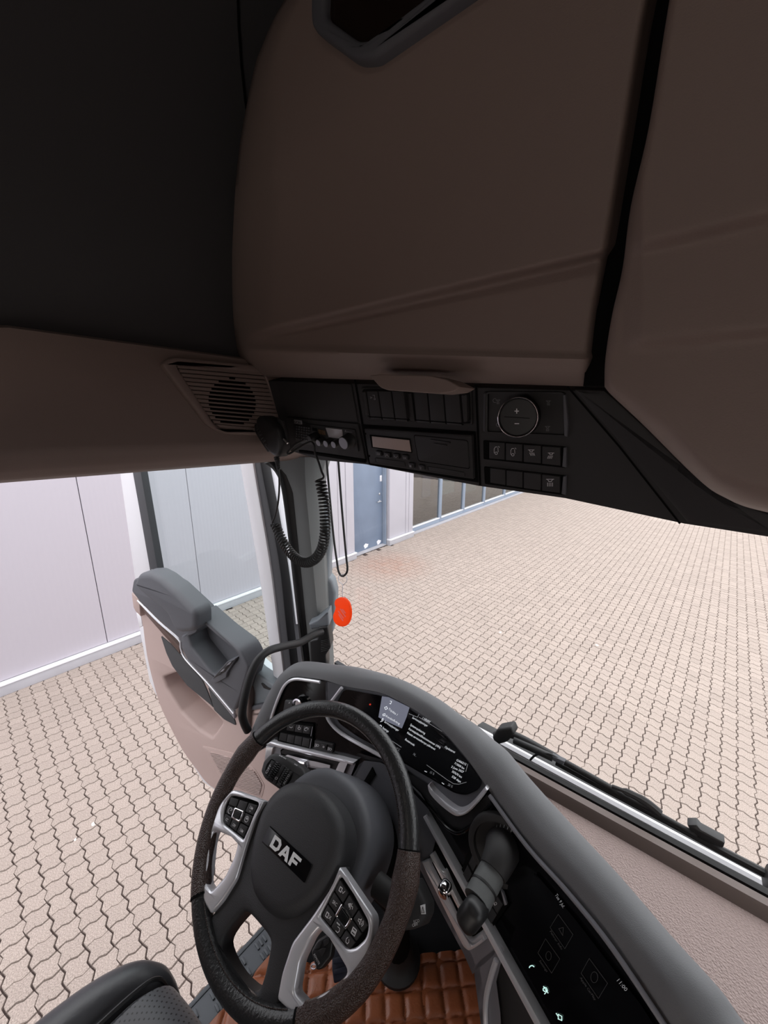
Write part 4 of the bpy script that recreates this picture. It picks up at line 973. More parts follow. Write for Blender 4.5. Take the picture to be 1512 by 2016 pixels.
# keys hanging from the ignition lock
KP = Plane(WL(.05, -.12, -.17)-Vector((0, 0, H)), WN)
k1 = thing('key_fob', 'black remote key with buttons hanging below the steering column', 'key', KP(632, 1875))
obj('case', SL(KP, rnd([(612, 1873), (625, 1850), (650, 1836), (655, 1852), (650, 1886), (632, 1909), (622, 1911)], 5, 3), 0, .016, .004, 3), BLK, k1)
for P in ([(618, 1870), (626, 1857), (634, 1853), (628, 1868)], [(636, 1852), (648, 1845), (647, 1857), (637, 1864)], [(625, 1872), (634, 1866), (642, 1866), (634, 1884)]): obj('key_button', SL(KP, rnd(P, 2, 2), .002, .003, .001), BLKM, k1)
obj('print', TX(KP, 'REMOTE', (617, 1880), (627, 1900), (620, 1877), .0007), PRINT, k1, smooth=False)
obj('ring', tube([KP(618+5*cos(q*pi/6), 1903+5*sin(q*pi/6), -.004+.004*cos(q*pi/6)) for q in range(12)], .0012, 6, closed=True), STEEL, k1)
obj('key_blade', tube([KP(648, 1842, -.008), KP(668, 1812, -.01), WL(.07, -.07, -.15)], .006, 8), BLK, k1)
KP2 = Plane(WL(.05, -.12, -.225)-Vector((0, 0, H)), WN)
k2 = thing('key_case', 'dark navy key case hanging behind the black remote key', 'key', KP2(668, 1900))
obj('case', SL(KP2, rnd([(652, 1866), (671, 1859), (690, 1902), (682, 1927), (656, 1938), (652, 1910)], 4, 3), 0, .022, .005, 3), NAVY, k2)
for P in ([(656, 1886), (682, 1880), (687, 1892), (656, 1898)], [(656, 1910), (687, 1900), (686, 1912), (657, 1920)]): obj('strap', SL(KP2, P, .003, .004, .001), NAVY, k2)
obj('split_ring', tube([KP2(664, 1862, -.01), KP2(678, 1830, -.015), WL(.095, -.06, -.165)], .004, 8), STEEL, k2)

# ================================================================== GRAB HANDLE
gh = thing('grab_handle', 'black curved grab handle on the windscreen pillar', 'handle', XP(-.93)(560, 1275))
obj('bar', TB(XP(-.93), [(634, 1243), (617, 1250), (590, 1265), (560, 1272), (530, 1281), (509, 1298), (496, 1322), (487, 1350), (480, 1380), (477, 1406), (481, 1424), (488, 1438)], 0, .0118, 14, 5), RUB, gh)
PB = Plane((-.935, .765, 0), (.6, -.8, 0))
br = obj('bracket', SL(PB, rnd([(626, 1236), (645, 1233), (651, 1276), (641, 1290), (643, 1318), (612, 1318), (609, 1262), (624, 1258)], 3, 3), .035, .05, .006, 3), BLK, gh)
for k in range(7): obj('rib', SL(PB, [(632, 1262+k*3.4), (647, 1258+k*3.4), (647, 1259.6+k*3.4), (632, 1263.6+k*3.4)], .0375, .004, .0008, 1), BLKM, br)
obj('bracket_cap', SL(PB, rnd([(607, 1229), (624, 1221), (646, 1204), (648, 1232), (626, 1237), (612, 1240)], 2, 2), .030, .05, .006, 3), GREYP2, gh)

# ================================================================== DRIVER'S SEAT
seat = thing('driver_seat', 'black leather driver seat with perforated cushion, its front corner showing', 'seat', V(-.47, -.15, ZF))
def cushion(x0, x1, y0, yf, zt, th, rad, crown=.0, m=None, name='cushion', nose=.0):
    def f(u, v):
        x = lerp(x0, x1, u); du = min(u, 1-u)*(x1-x0)
        yfr = yf-nose*(abs(u-.5)*2)**2
        L = (yfr-y0)+th                                  # along the top, then over the front
        s = v*L
        edge = rad*(1-sqrt(max(0, 1-max(0, 1-du/rad)**2)))
        R = .07
        if s < (yfr-y0)-R: y, z = y0+s, zt
        else:
            a = min((s-(yfr-y0)+R)/R, pi/2); y, z = yfr-R+R*sin(a), zt-R+R*cos(a)
            ex = s-(yfr-y0)+R-R*pi/2
            if ex > 0: z -= ex; y -= ex*.15
        z += crown*(1-(2*u-1)**2)
        t = max(0, min(1, (s-((yfr-y0)-R))/(R*pi/2)))
        return V(x, y-edge*sin(t*pi/2), z-edge*cos(t*pi/2))
    return grid(f, 24, 44)
obj('perforated_cushion', cushion(-.637, -.30, -.40, .122, -.992, .12, .016, .006, nose=.022), PERF, seat)
def bolster(sx):
    P = [Vector(p) for p in cat([(-.690, -.42, -1.028), (-.689, -.15, -1.025), (-.684, -.03, -1.024), (-.673, .037, -1.029), (-.659, .071, -1.040), (-.647, .087, -1.063), (-.641, .094, -1.12)], 6)]
    P = [V(p.x if sx < 0 else -.937-p.x, p.y, p.z) for p in P]
    R = [lerp(a, b, k/6) for a, b in zip((.052, .051, .047, .040, .030, .023), (.051, .047, .040, .030, .023, .020)) for k in range(6)]+[.02]
    return tube(P, R, 18, flat=.9, up=(0, 0, 1))
obj('bolster', bolster(-1), SEATM, seat); obj('bolster', bolster(1), SEATM, seat)
obj('seam_piping', tube(cat([V(-.638, -.3, -.990), V(-.638, -.05, -.989), V(-.638, .05, -.993), V(-.637, .084, -1.012), V(-.636, .095, -1.06)], 6), .0035, 8), BLK, seat)
obj('base', rbox(V(-.47, -.16, -1.22), (.42, .44, .26), .04, 6), BLKM, seat)
obj('pedestal', rbox(V(-.47, -.16, -1.445), (.30, .36, .17), .02, 4), BLKM, seat)
obj('backrest', rbox(V(-.47, -.44, -.66), (.50, .14, .78), .06, 8, Matrix.Rotation(radians(10), 4, 'X')), SEATM, seat)

# ================================================================== FLOOR MAT AND STEP
QC = .0525
def quilt(u, v):
    x = lerp(-.765, .12, u); y = lerp(-.42, max(.42, min(.85, 1.095+x)), v)
    a, b = (x+y)/QC/1.414+.22, (x-y)/QC/1.414+.37
    g = lambda t: sqrt(max(0, 1-(1-min(1, abs(t-round(t))/.30))**2))
    h = g(a)*g(b)
    return V(x, y, ZF+.006+.012*h+.002*sin(x*17+y*9))
mt = obj('floor_mat', grid(quilt, 250, 330, thick=.005, tdir=(0, 0, -1)), LEATHQ, sharp=80); tag(mt, 'cognac brown quilted leather floor mat under the steering wheel', 'floor mat')
stp = thing('entry_step', 'dark grey cab entry step with raised tread bars beside the floor', 'step', V(-.83, .1, -1.66))
obj('tread_plate', wbox(-.897, -.776, -.5, .66, -1.66, -1.632, .004), STEPM, stp)
obj('step_riser', wbox(-.777, -.768, -.5, .66, -1.66, ZF, .002), BLKM, stp)
for k in range(15):
    y = -.42+k*.072
    for x, w in ((-.872, .020), (-.838, .026), (-.803, .018)):
        tb = NB()
        for q in range(3): wbox(x-.011, x+.011, y+q*.013-w/4, y+q*.013-w/4+.007, -1.634, -1.627, .0015, bm=tb)
        obj('tread_bars', tb, STEPM, stp)
obj('step_edge', wbox(-.906, -.893, -.5, .66, -1.68, -1.629, .003), STEPM, stp)

# ================================================================== OVERHEAD CONSOLE
con = thing('overhead_console', 'black overhead console with rocker switches and lamp controls above the windscreen', 'console', V(-.45, .66, -.15))
def CO(name, poly, off, dep, m, r=.003, seg=2, holes=(), parent=None, rr=0):
    P = rnd(poly, rr, 3) if rr else poly
    return obj(name, SL(CONS, P, off, dep, r, seg, holes), m, parent or con)
CO('panel', [(528, 750), (1150, 769), (1196, 784), (1268, 835), (1376, 945), (1430, 983), (1512, 1009), (1640, 1030), (1640, 1080), (1512, 1057), (1345, 1031), (1112, 981), (943, 957), (718, 914), (632, 906), (566, 886)], 0, .05, BLKM, .0008, 1, holes=[[(562, 822), (702, 834), (716, 902), (577, 881)], [(717, 840), (934, 853), (938, 944), (730, 911)]])
CO('blank_cover', [(541, 750), (690, 756), (704, 831), (566, 820)], .004, .01, BLKM, .003)
for ln in ([(699, 748), (716, 850), (728, 913)], [(937, 758), (945, 955)], [(1118, 762), (1220, 880), (1338, 1030)]):
    obj('panel_joint', strokes(CONS, [ln], 4, .0008), DEEP, con, smooth=False)
CO('frame_panel', [(1128, 766), (1150, 766), (1190, 768), (1215, 790), (1272, 842), (1376, 948), (1430, 985), (1512, 1012), (1620, 1030), (1620, 1075), (1512, 1052), (1352, 1030)], .012, .03, BLKM, .006)
rk = CO('switch_frame', rnd([(709, 762), (928, 764), (930, 838), (722, 828)], 5, 3), .004, .02, BLKM, .003, holes=[rnd([(712, 766), (924, 768), (927, 833), (724, 822)], 9, 3)])
CO('switch_well', [(711, 765), (925, 767), (928, 834), (723, 823)], -.001, .004, DEEP, 0, parent=rk)
Z5 = lambda x, y: (700+x*.1587, 740+y*.1587)
tops = [125, 272, 440, 600]; bots = [172, 322, 484, 640]; tops2 = [712, 885, 1085, 1285]; bots2 = [744, 920, 1116, 1318]
by = lambda x: 505+(x-170)*.073
for T, B_ in ((tops, bots), (tops2, bots2)):
    for i in range(3):
        t0, t1, b0, b1 = T[i]+5, T[i+1]-5, B_[i]+5, B_[i+1]-5
        rr_ = CO('rocker_switch', [Z5(t0, 190), Z5(t1, 192), Z5(b1, by(b1)), Z5(b0, by(b0))], .014, .016, BLKM, .003, parent=rk)
        CO('rocker_lip', [Z5(b0, by(b0)+3), Z5(b1, by(b1)+3), Z5(b1+10, by(b1)+30), Z5(b0+12, by(b0)+30)], .008, .01, BLK, .002, parent=rk)
CO('end_cap', rnd([Z5(68, 195), Z5(122, 195), Z5(170, 500), Z5(120, 490)], 2, 2), .012, .014, BLKM, .003, parent=rk)
CO('end_cap', rnd([Z5(1298, 215), Z5(1378, 225), Z5(1388, 575), Z5(1330, 590)], 3, 2), .012, .014, BLKM, .004, parent=rk)
CO('centre_rib', [Z5(612, 212), Z5(690, 216), Z5(735, 570), Z5(675, 560), Z5(645, 500)], .006, .01, BLKM, .003, parent=rk)
obj('print', strokes(CONS, [[Z5(180, 262), Z5(205, 270), Z5(182, 280)], [Z5(212, 240), Z5(236, 240), Z5(236, 270)], [Z5(x, y) for x, y in circ(237, 288, 9, 7)]], .9, .0146), PRINTD, rk, smooth=False)
# lamp controls on the right of the console
Z3 = lambda x, y: (900+x*.1984, 740+y*.1984)
lc = CO('lamp_panel', rnd([Z3(255, 160), Z3(1070, 165), Z3(1098, 610), Z3(252, 568)], 6, 3), .004, .012, BLK, .003, holes=[rnd([Z3(305, 175), Z3(1040, 182), Z3(1058, 600), Z3(300, 556)], 4, 3)])
CO('lamp_panel_face', [Z3(290, 170), Z3(1050, 176), Z3(1070, 606), Z3(290, 562)], -.001, .004, BLKM, 0, parent=lc)
CO('lamp_panel_edge', [Z3(1046, 185), Z3(1075, 190), Z3(1100, 460), Z3(1094, 612), Z3(1060, 600)], .006, .006, CHAR, .002, parent=lc)
kc = CONS(*Z3(640, 392), 0); kp = CONS(*Z3(598, 414), .028); kn = (kp-kc).normalized(); kr = .0315
kb = obj('dimmer_knob', lathe([(kr*1.06, 0), (kr, .004), (kr, (kp-kc).length-.002), (kr*.95, (kp-kc).length), (kr*.9, (kp-kc).length-.003), (.0001, (kp-kc).length-.003)], kc, kn, 36), BLK, con)
obj('knob_ring', tube([kp+(kn.orthogonal().normalized()*cos(a)+kn.cross(kn.orthogonal().normalized())*sin(a))*kr*.985 for a in [q*pi/20 for q in range(40)]], .0009, 8, closed=True), CHROME, kb)
ib = NB(); KM = Plane(kp-Vector((0, 0, H))-kn*.003, kn)
strokes(KM, [[Z3(572, 350), Z3(610, 350)], [Z3(591, 328), Z3(591, 372)], [Z3(572, 474), Z3(612, 474)]], 1.8, .0008, ib); obj('print', ib, PRINT, kb, smooth=False)
obj('knob_split', strokes(KM, [[Z3(470, 406), Z3(720, 422)]], 1, .0006), DEEP, kb, smooth=False)
def lamp_icon(cx, cy, s=1.0, dirx=0, n=4, moon=False):
    L = [[(cx-6*s, cy-3*s), (cx+6*s, cy-3*s)], [(cx-4*s, cy-3*s), (cx-2*s, cy+.5*s), (cx+2*s, cy+.5*s), (cx+4*s, cy-3*s)]]
    for k in range(n):
        x = cx+(k-(n-1)/2)*2.6*s; L.append([(x+dirx*1.0, cy+2.5*s), (x+dirx*3.5, cy+8*s)])
    return L
ib = NB()
for x, y, sc in ((405, 250, .75), (905, 260, .8), (897, 515, .85)): strokes(CONS, lamp_icon(*Z3(x, y), sc, 0, 3), .75, .0006, ib)
strokes(CONS, [circ(*Z3(405, 485), 3.4, 10), circ(Z3(385, 245)[0]-2, Z3(385, 245)[1], 4, 8, 60, 300)], .8, .0006, ib)
obj('print', ib, PRINTD, lc, smooth=False)
for name, tl, tr, brr, bl, xs, tys, bys, icons in (
    ('button_bank', (255, 640), (1085, 705), (1085, 920), (258, 830), (310, 475, 652, 836, 1028), (657, 668, 683, 698, 715), (822, 838, 856, 875, 898), 1),
    ('button_bank', (262, 900), (1080, 992), (1078, 1192), (270, 1075), (320, 482, 653, 835, 1022), (916, 937, 958, 980, 1003), (1062, 1090, 1116, 1142, 1168), 0)):
    b_ = CO(name, rnd([Z3(*tl), Z3(*tr), Z3(*brr), Z3(*bl)], 3, 3), .002, .01, DEEP, .002)
    CO('bank_edge', [Z3(tr[0]-32, tr[1]+10), Z3(tr[0]-2, tr[1]+4), Z3(brr[0]-2, brr[1]-4), Z3(brr[0]-46, brr[1]-16)], .005, .006, CHAR, .002, parent=b_)
    for k in range(4):
        CO('push_button', [Z3(xs[k]+5, tys[k]), Z3(xs[k+1]-5, tys[k+1]-3), Z3(xs[k+1]-5, bys[k+1]-3), Z3(xs[k]+5, bys[k])], .006, .008, BLKM, .0018, parent=b_)
    ib = NB()
    if icons:
        for x, y in ((385, 740), (550, 755)):
            cx, cy = Z3(x, y); strokes(CONS, [[(cx-3.5, cy+5), (cx-3.5, cy-3), (cx-1, cy-7), (cx+3, cy-7)], [(cx+4, cy-5), (cx+4.5, cy+3)], circ(cx+.5, cy+5.5, 2.6, 7), [(cx+5, cy-8), (cx+7, cy-6)]], .9, .0066, ib)
        strokes(CONS, lamp_icon(*Z3(735, 750), 1.0, .9), .9, .0066, ib); strokes(CONS, lamp_icon(*Z3(932, 780), 1.0, -.9), .9, .0066, ib)
    else: strokes(CONS, lamp_icon(*Z3(922, 1045), 1.25, 0), 1.2, .0066, ib)
    obj('print', ib, PRINT, b_, smooth=False)

# ------------------------------------------------------------------ two-way radio, tachograph
rad = thing('radio_set', 'black two-way radio with four knobs set in the overhead console', 'radio', CONS(640, 865, .01))
Z2 = lambda x, y: (540+x*.1323, 800+y*.1323)
def RA(name, poly, off, dep, m, r=.002, seg=2, parent=None, rr=0):
    P = rnd(poly, rr, 3) if rr else poly; return obj(name, SL(CONS, P, off, dep, r, seg), m, parent or rad)
RA('mounting_frame', [Z2(160, 165), Z2(1240, 262), Z2(1350, 790), Z2(250, 625)], .006, .0055, BLKM, .003)
RA('lower_slot', [Z2(360, 655), Z2(1345, 790), Z2(1350, 845), Z2(370, 690)], .007, .004, DEEP, .001)
fc = RA('faceplate', [Z2(530, 268), Z2(1195, 346), Z2(1250, 672), Z2(420, 560), Z2(300, 520), Z2(280, 200)], .009, .008, BLK, .002)
RA('panel_border', [Z2(532, 270), Z2(1193, 348), Z2(1248, 670), Z2(600, 600)], .0105, .003, BLKM, .001)
gr = NB()
for i in range(6):
    for j in range(6):
        x, y = 320+i*36, 292+j*36+i*5
        if x+20 > 520: continue
        SL(CONS, [Z2(x, y), Z2(x+20, y+3), Z2(x+24, y+22), Z2(x+4, y+19)], .0112, .004, .0006, 1, bm=gr)
obj('speaker_grid', gr, CHAR, rad)
RA('brand_plate', [Z2(290, 200), Z2(400, 214), Z2(405, 270), Z2(296, 256)], .0118, .003, PRINTD, .0006)
obj('print', TX(CONS, 'UCBS', Z2(302, 248), Z2(396, 260), Z2(298, 214), .0122, TX(CONS, 'PRESIDENT', Z2(1080, 388), Z2(1160, 396), Z2(1078, 372), .0116, bold=.02), bold=.02), DEEP, rad, smooth=False)
obj('brand_print', TX(CONS, 'PRESIDENT', Z2(1080, 390), Z2(1162, 398), Z2(1078, 370), .0118, strokes(CONS, [[Z2(1050, 380), Z2(1062, 355), Z2(1068, 385)]], .9, .0118)), PRINTD, rad, smooth=False)
RA('lcd', [Z2(760, 318), Z2(1003, 348), Z2(1024, 490), Z2(810, 462)], .0125, .004, mat('radio_lcd', (.42, .41, .43), .12), .001)
for x, y in ((665, 345), (700, 355), (735, 362)): RA('amber_key', [Z2(x-18, y), Z2(x+14, y+4), Z2(x+28, y+72), Z2(x-2, y+66)], .0125, .004, mat('amber_key_rubber', (.10, .055, .025), .5), .001)
RA('usb_socket', [Z2(560, 320), Z2(630, 328), Z2(636, 372), Z2(566, 364)], .0115, .003, DEEP, .0006)
def knob(name, base, end, r0, m=BLK):
    a, b = CONS(*base, .010), CONS(*end, .010)
    # the knob stands out along the face normal; its length follows from the picture of its end
    L = .012
    for _ in range(60):
        p = CONS(*end, L); q = a+CONS.n*(L-.010)
        if (p-q).length > (CONS(*end, L+.0005)-(a+CONS.n*(L+.0005-.010))).length: L += .0005
        else: break
    ax = CONS.n; h = L-.010
    k = obj(name, lathe([(r0*1.08, 0), (r0*1.05, .003), (r0, .004), (r0*.94, h-.001), (r0*.88, h), (.0002, h)], a, ax, 20), m, rad)
    obj('knob_face', lathe([(r0*.84, 0), (r0*.82, .0006), (.0002, .0007)], a+ax*h, ax, 20), SILVD, k); return k
knob('volume_knob', Z2(1130, 500), Z2(1030, 560), .0172)
for bx, ex in ((740, 660), (850, 770), (965, 890)): knob('small_knob', Z2(bx, 505+(bx-740)*.12), Z2(ex, 558+(ex-660)*.15), .0098)
plug = obj('microphone_plug', tube([CONS(*Z2(640, 440), .010), CONS(*Z2(570, 470), .03), CONS(*Z2(520, 490), .04)], [.012, .012, .010], 14), BLK, rad)
obj('plug_ring', tube([CONS(*Z2(615, 452), .016), CONS(*Z2(605, 457), .019)], .0128, 14), CHROME, plug)
# hand microphone with its coiled lead
YM = YP(.565)
mic = thing('hand_microphone', 'black hand microphone with coiled lead hanging beside the radio', 'microphone', YM(525, 860))
obj('body', SL(YM, cat([(503, 824), (512, 818), (524, 822), (543, 840), (550, 862), (551, 885), (547, 898), (539, 899), (528, 890), (512, 868), (503, 846)], 4, True), .012, .030, .010, 4), BLK, mic)
obj('talk_key', SL(YM, [(500, 836), (505, 832), (520, 868), (530, 888), (526, 890), (510, 866), (501, 850)], .004, .018, .003), RUB, mic)
for k in range(6): obj('key_rib', SL(YM, [(503+k*3.2, 845+k*6), (508+k*3.2, 842+k*6), (509+k*3.2, 844+k*6), (504+k*3.2, 847+k*6)], .014, .006, .0006, 1), BLKM, mic)
hk = [(543, 832), (546, 848), (550, 858), (560, 866), (566, 873)]
obj('hanger', TB(YM, hk, .0, .0022, 8), STEEL, mic)
obj('hanger_plate', SL(YM, rnd([(545, 822), (556, 828), (568, 872), (560, 874), (552, 866)], 2, 2), -.006, .006, .001), BLKM, mic)
bt = NB()
for k in range(8): tube([YM(544.5+k*.55, 899+k*3.3, 0), YM(545+k*.55, 901.4+k*3.3, 0)], (.0074-.0003*k), 10, bm=bt)
obj('boot', bt, RUB, mic)
c0 = [(548, 922), (550, 950), (548, 985), (542, 1015), (536.5, 1028), (538, 1034)]
obj('lead', TB(YM, c0, 0, .0026, 8), RUB, mic)
cp = [Vector(YM(x, y, 0)) for x, y in cat([(541, 1032), (548, 1046), (559, 1070), (575, 1092), (592, 1105), (608, 1107), (624, 1097), (635, 1077), (640, 1050), (640, 1015), (637, 980), (633, 958), (631, 946)], 8)]
ln = [0]
for a, b in zip(cp, cp[1:]): ln.append(ln[-1]+(b-a).length)
def along(s):
    for i in range(len(cp)-1):
        if s <= ln[i+1]: t = (s-ln[i])/(ln[i+1]-ln[i]); return cp[i].lerp(cp[i+1], t), (cp[i+1]-cp[i]).normalized()
    return cp[-1], (cp[-1]-cp[-2]).normalized()
TURN, PT = 50, 12; hel = []
for k in range(TURN*PT+1):
    p, T = along(ln[-1]*k/(TURN*PT)); N = Vector((0, -1, 0)); B_ = T.cross(N).normalized(); a = 2*pi*k/PT
    hel.append(p+(N*cos(a)+B_*sin(a))*.0114)
obj('coiled_lead', tube(hel, .0025, 6), RUB, mic)
up = [hel[-1]]+[Vector(YM(x, y, o)) for x, y, o in ((637, 940, 0), (633, 928, 0), (628, 912, 0), (620, 890, 0), (618, 876, 0), (610, 870, .0), (588, 882, .015), (570, 893, .03), (567, 890, .03), (580, 876, .02), (598, 866, 0))]
obj('lead', tube(cat(up, 5), .0026, 8), RUB, mic)
# tachograph
tac = thing('tachograph', 'black tachograph with pale display and paper drawer in the console', 'tachograph', CONS(826, 893, .01))
def TA(name, poly, off, dep, m, r=.002, seg=2, parent=None, rr=0, holes=()):
    P = rnd(poly, rr, 3) if rr else poly; return obj(name, SL(CONS, P, off, dep, r, seg, holes), m, parent or tac)
TA('surround', [(714, 836), (936, 850), (941, 950), (728, 916)], .0021, .0010, DEEP, .0004)
TA('body', [Z5(100, 650), Z5(1440, 735), Z5(1460, 1290), Z5(172, 1090)], .010, .0078, BLKM, .004, rr=3)
TA('display_rim', [Z5(172, 735), Z5(668, 785), Z5(694, 958), Z5(198, 892)], .0125, .004, DEEP, .001)
TA('display', [Z5(200, 750), Z5(664, 798), Z5(688, 945), Z5(214, 882)], .0132, .003, TACHO, .0006)
TA('paper_drawer', [Z5(716, 728), Z5(1396, 798), Z5(1418, 1160), Z5(775, 1062)], .0105, .004, DEEP, .0008, rr=5)
dr = TA('drawer_front', [Z5(722, 736), Z5(1388, 804), Z5(1410, 1150), Z5(780, 1054)], .0125, .005, BLKM, .0015, rr=5)
TA('drawer_grip', [Z5(925, 790), Z5(1170, 822), Z5(1172, 838), Z5(932, 808)], .0145, .003, BLK, .0008, parent=dr); TA('drawer_grip', [Z5(972, 838), Z5(1128, 858), Z5(1130, 870), Z5(976, 852)], .0145, .003, BLK, .0008, parent=dr)
for (x, y), s in (((280, 968), '<'), ((390, 988), '^'), ((500, 1002), 'v'), ((612, 1018), 'OK'), ((690, 1118), '1'), ((815, 1142), '2')):
    bb = TA('key', [Z5(x-42, y-38), Z5(x+30, y-30), Z5(x+40, y+34), Z5(x-28, y+26)], .0155, .008, BLK, .002, rr=2)
    ib = NB()
    if s == '^': strokes(CONS, [[Z5(x-22, y+12), Z5(x, y-12), Z5(x+20, y+16)]], .8, .0162, ib)
    elif s == 'v': strokes(CONS, [[Z5(x-22, y-10), Z5(x+2, y+14), Z5(x+20, y-8)]], .8, .0162, ib)
    elif s == '<': strokes(CONS, [[Z5(x-16, y-10), Z5(x+16, y-6), Z5(x+18, y+10), Z5(x-16, y+6)]], .8, .0162, ib)
    else: TX(CONS, s, Z5(x-20, y+14), Z5(x+(22 if len(s) > 1 else 4), y+18), Z5(x-22, y-12), .0162, ib)
    obj('print', ib, PRINTD, bb, smooth=False)
for P in ([(235, 1014), (612, 1066), (622, 1130), (250, 1075)], [(888, 1120), (1355, 1196), (1362, 1254), (900, 1176)]):
    TA('card_slot', [Z5(*p) for p in P], .0105, .003, DEEP, .0006, rr=3); c = sum((Vector(p) for p in P), Vector((0, 0)))/4
    TA('card_flap', [Z5(*(c+(Vector(p)-c)*Vector((1, 1)).length/1.414*(.97))) for p in P], .0115, .003, BLKM, .001, rr=2)
for x, y in ((120, 722), (168, 995)): TA('screw', [Z5(x+10*cos(a), y+14*sin(a)) for a in [q*pi/4 for q in range(8)]], .0108, .003, DEEP, .0004)

# ================================================================== OVERHEAD LOCKERS
def interp(tab, y):
    if y <= tab[0][0]: return tab[0][1]
    for (a, b), (c, d_) in zip(tab, tab[1:]):
        if y <= c: return lerp(b, d_, (y-a)/(c-a))
    return tab[-1][1]
def smoothtab(t): return [tuple(p) for p in cat(t, 5)]
lk = thing('overhead_locker', 'large taupe overhead locker door above the radio and switches', 'locker', V(-.55, .60, .05))
LL = smoothtab([(-260, 760), (-150, 668), (0, 560), (90, 516), (150, 497), (300, 470), (450, 459), (600, 455), (680, 463), (718, 476), (738, 496), (762, 520)])
LR = smoothtab([(-260, 1345), (0, 1278), (252, 1236), (473, 1200), (615, 1173), (752, 1157), (775, 1150)])
def locker(u, v):
    yb = lerp(741, 761, u); y = lerp(-260, yb, v)
    xl, xr_ = interp(LL, y), interp(LR, y); x = lerp(xl, xr_, u)
    off = 0.0
    for d_, R in ((x-xl, 34.0), (xr_-x, 16.0)):
        if d_ < R: off -= R*.0012*(1-sqrt(max(0, 1-(1-d_/R)**2)))
    ry = 645+(x-520)*-.232                                # raised field ends in a slanting step
    t = (y-ry)/22
    fade = min(1, max(0, (x-480)/60))
    if t <= 0: off += .026*fade
    elif t < 1: off += .026*fade*(1-(3*t*t-2*t**3))
    e = yb-y
    if e < 66: off += .007*fade*(1-abs(e-52)/14) if 38 < e < 66 else 0
    if e < 58: off -= .066*((58-e)/58)**1.9
    return LOCK(x, y, off)
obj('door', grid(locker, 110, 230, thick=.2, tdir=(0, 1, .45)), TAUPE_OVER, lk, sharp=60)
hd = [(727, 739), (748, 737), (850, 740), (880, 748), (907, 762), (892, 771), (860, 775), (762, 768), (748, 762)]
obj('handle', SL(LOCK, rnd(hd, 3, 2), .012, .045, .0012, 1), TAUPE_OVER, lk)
rec = obj('recess_frame', SL(LOCK, rnd([(610, -10), (610, 54, 20), (696, 117, 16), (733, 113, 10), (930, -30), (980, -80), (640, -80)], 6, 4), .046, .03, .008, 3, holes=[rnd([(640, -60), (637, 30, 14), (704, 78, 12), (728, 75, 8), (900, -60)], 4, 3)]), CHAR, lk)
obj('recess_glass', SL(LOCK, [(630, -70), (628, 36), (704, 86), (735, 82), (930, -70)], .033, .004, 0), mat('dark_bronze_glass', (.012, .006, .004), .15), rec)
dv = [(interp(LR, y)+(2 if y < 640 else -8), y) for y in range(-240, 800, 40)]
ML = smoothtab([(-260, 1366), (0, 1318), (247, 1278), (405, 1242), (526, 1226), (620, 1205), (704, 1192), (757, 1190)])
dv2 = [(interp(ML, y)+5, y) for y in range(-240, 800, 40)]
obj('gap_dark_sheet', SL(LOCK, dv+dv2[::-1], -.022, .03, .001, 1), DEEP, lk)  # black sheet standing in for the gap's dark depth, hides the lit locker side
lk2 = thing('overhead_locker', 'taupe overhead locker with sloping lower edge beyond the black gap', 'locker', V(.25, .60, .05))
ML = smoothtab([(-260, 1366), (0, 1318), (247, 1278), (405, 1242), (526, 1226), (620, 1205), (704, 1192), (757, 1190)])
MB_ = smoothtab([(1188, 757), (1192, 764), (1206, 780), (1268, 838), (1373, 942), (1426, 979), (1512, 1009), (1800, 1060)])
def locker2(u, v):
    xb = lerp(1190, 1800, u**1.3); yb = interp(MB_, xb); y = lerp(-260, yb, v)
    xl = interp(ML, min(y, 757)); x = lerp(xl, 1800, u**1.3); x = lerp(x, xb, max(0, (y-757)/max(1, yb-757))) if y > 757 else lerp(xl, 1800, u**1.3)
    off = .03; dl = x-interp(ML, y)
    for d_, R in ((dl, 16.0), (yb-y, lerp(24, 60, min(1, max(0, (x-1195)/110))))):
        if d_ < R: off -= R*.0009*(1-sqrt(max(0, 1-(1-d_/R)**2)))
    for rx, ry, sl, hgt in ((1230, 478, -.235, .012), (1205, 668, -.10, .010)):
        t = (y-(ry+(x-rx)*sl))/34; f = min(1, max(0, (x-1225)/40))
        off += hgt*f*(1 if t <= 0 else 0 if t >= 1 else 1-(3*t*t-2*t**3))
    return LOCK(x, y, off)
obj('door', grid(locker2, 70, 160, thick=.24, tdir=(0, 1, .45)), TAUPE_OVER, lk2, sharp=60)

# ================================================================== HANGING THINGS
YS = YP(.742)
loop = [(642, 880), (645, 930), (656, 1050), (664, 1110), (667, 1126), (673, 1134), (680, 1131), (684, 1120), (681, 1090), (673, 1000), (664, 880)]
tag(obj('cord_loop', TB(YS, loop, 0, .0033, 8), RUB), 'thin black cord loop hanging in front of the windscreen', 'cord')
af = thing('air_freshener', 'orange kidney-shaped air freshener hanging on the black cord loop', 'air freshener', YS(672, 1205))
ol = cat([(668, 1177), (677, 1178), (686, 1187), (690, 1204), (688, 1222), (679.5, 1233), (667, 1233), (657.5, 1225), (655, 1213), (658, 1204), (660, 1196), (658, 1189), (660, 1181)], 4, True)
obj('body', SL(YS, ol, .003, .007, .0028, 3), ORANGE, af)
obj('raised_print', strokes(YS, [[(666, 1203), (676, 1217)], [(670, 1199), (680, 1214)], [(667, 1210), (675, 1222)], [(674, 1200), (680, 1207)]], 2.2, .0036), ORANGE2, af, smooth=False)
obj('hanger', TB(YS, [(675, 1178), (674, 1165), (674.5, 1152), (667, 1144), (667, 1134), (673, 1131), (680, 1131), (683, 1143), (675, 1152)], 0, .0012, 6), WPAINT, af)

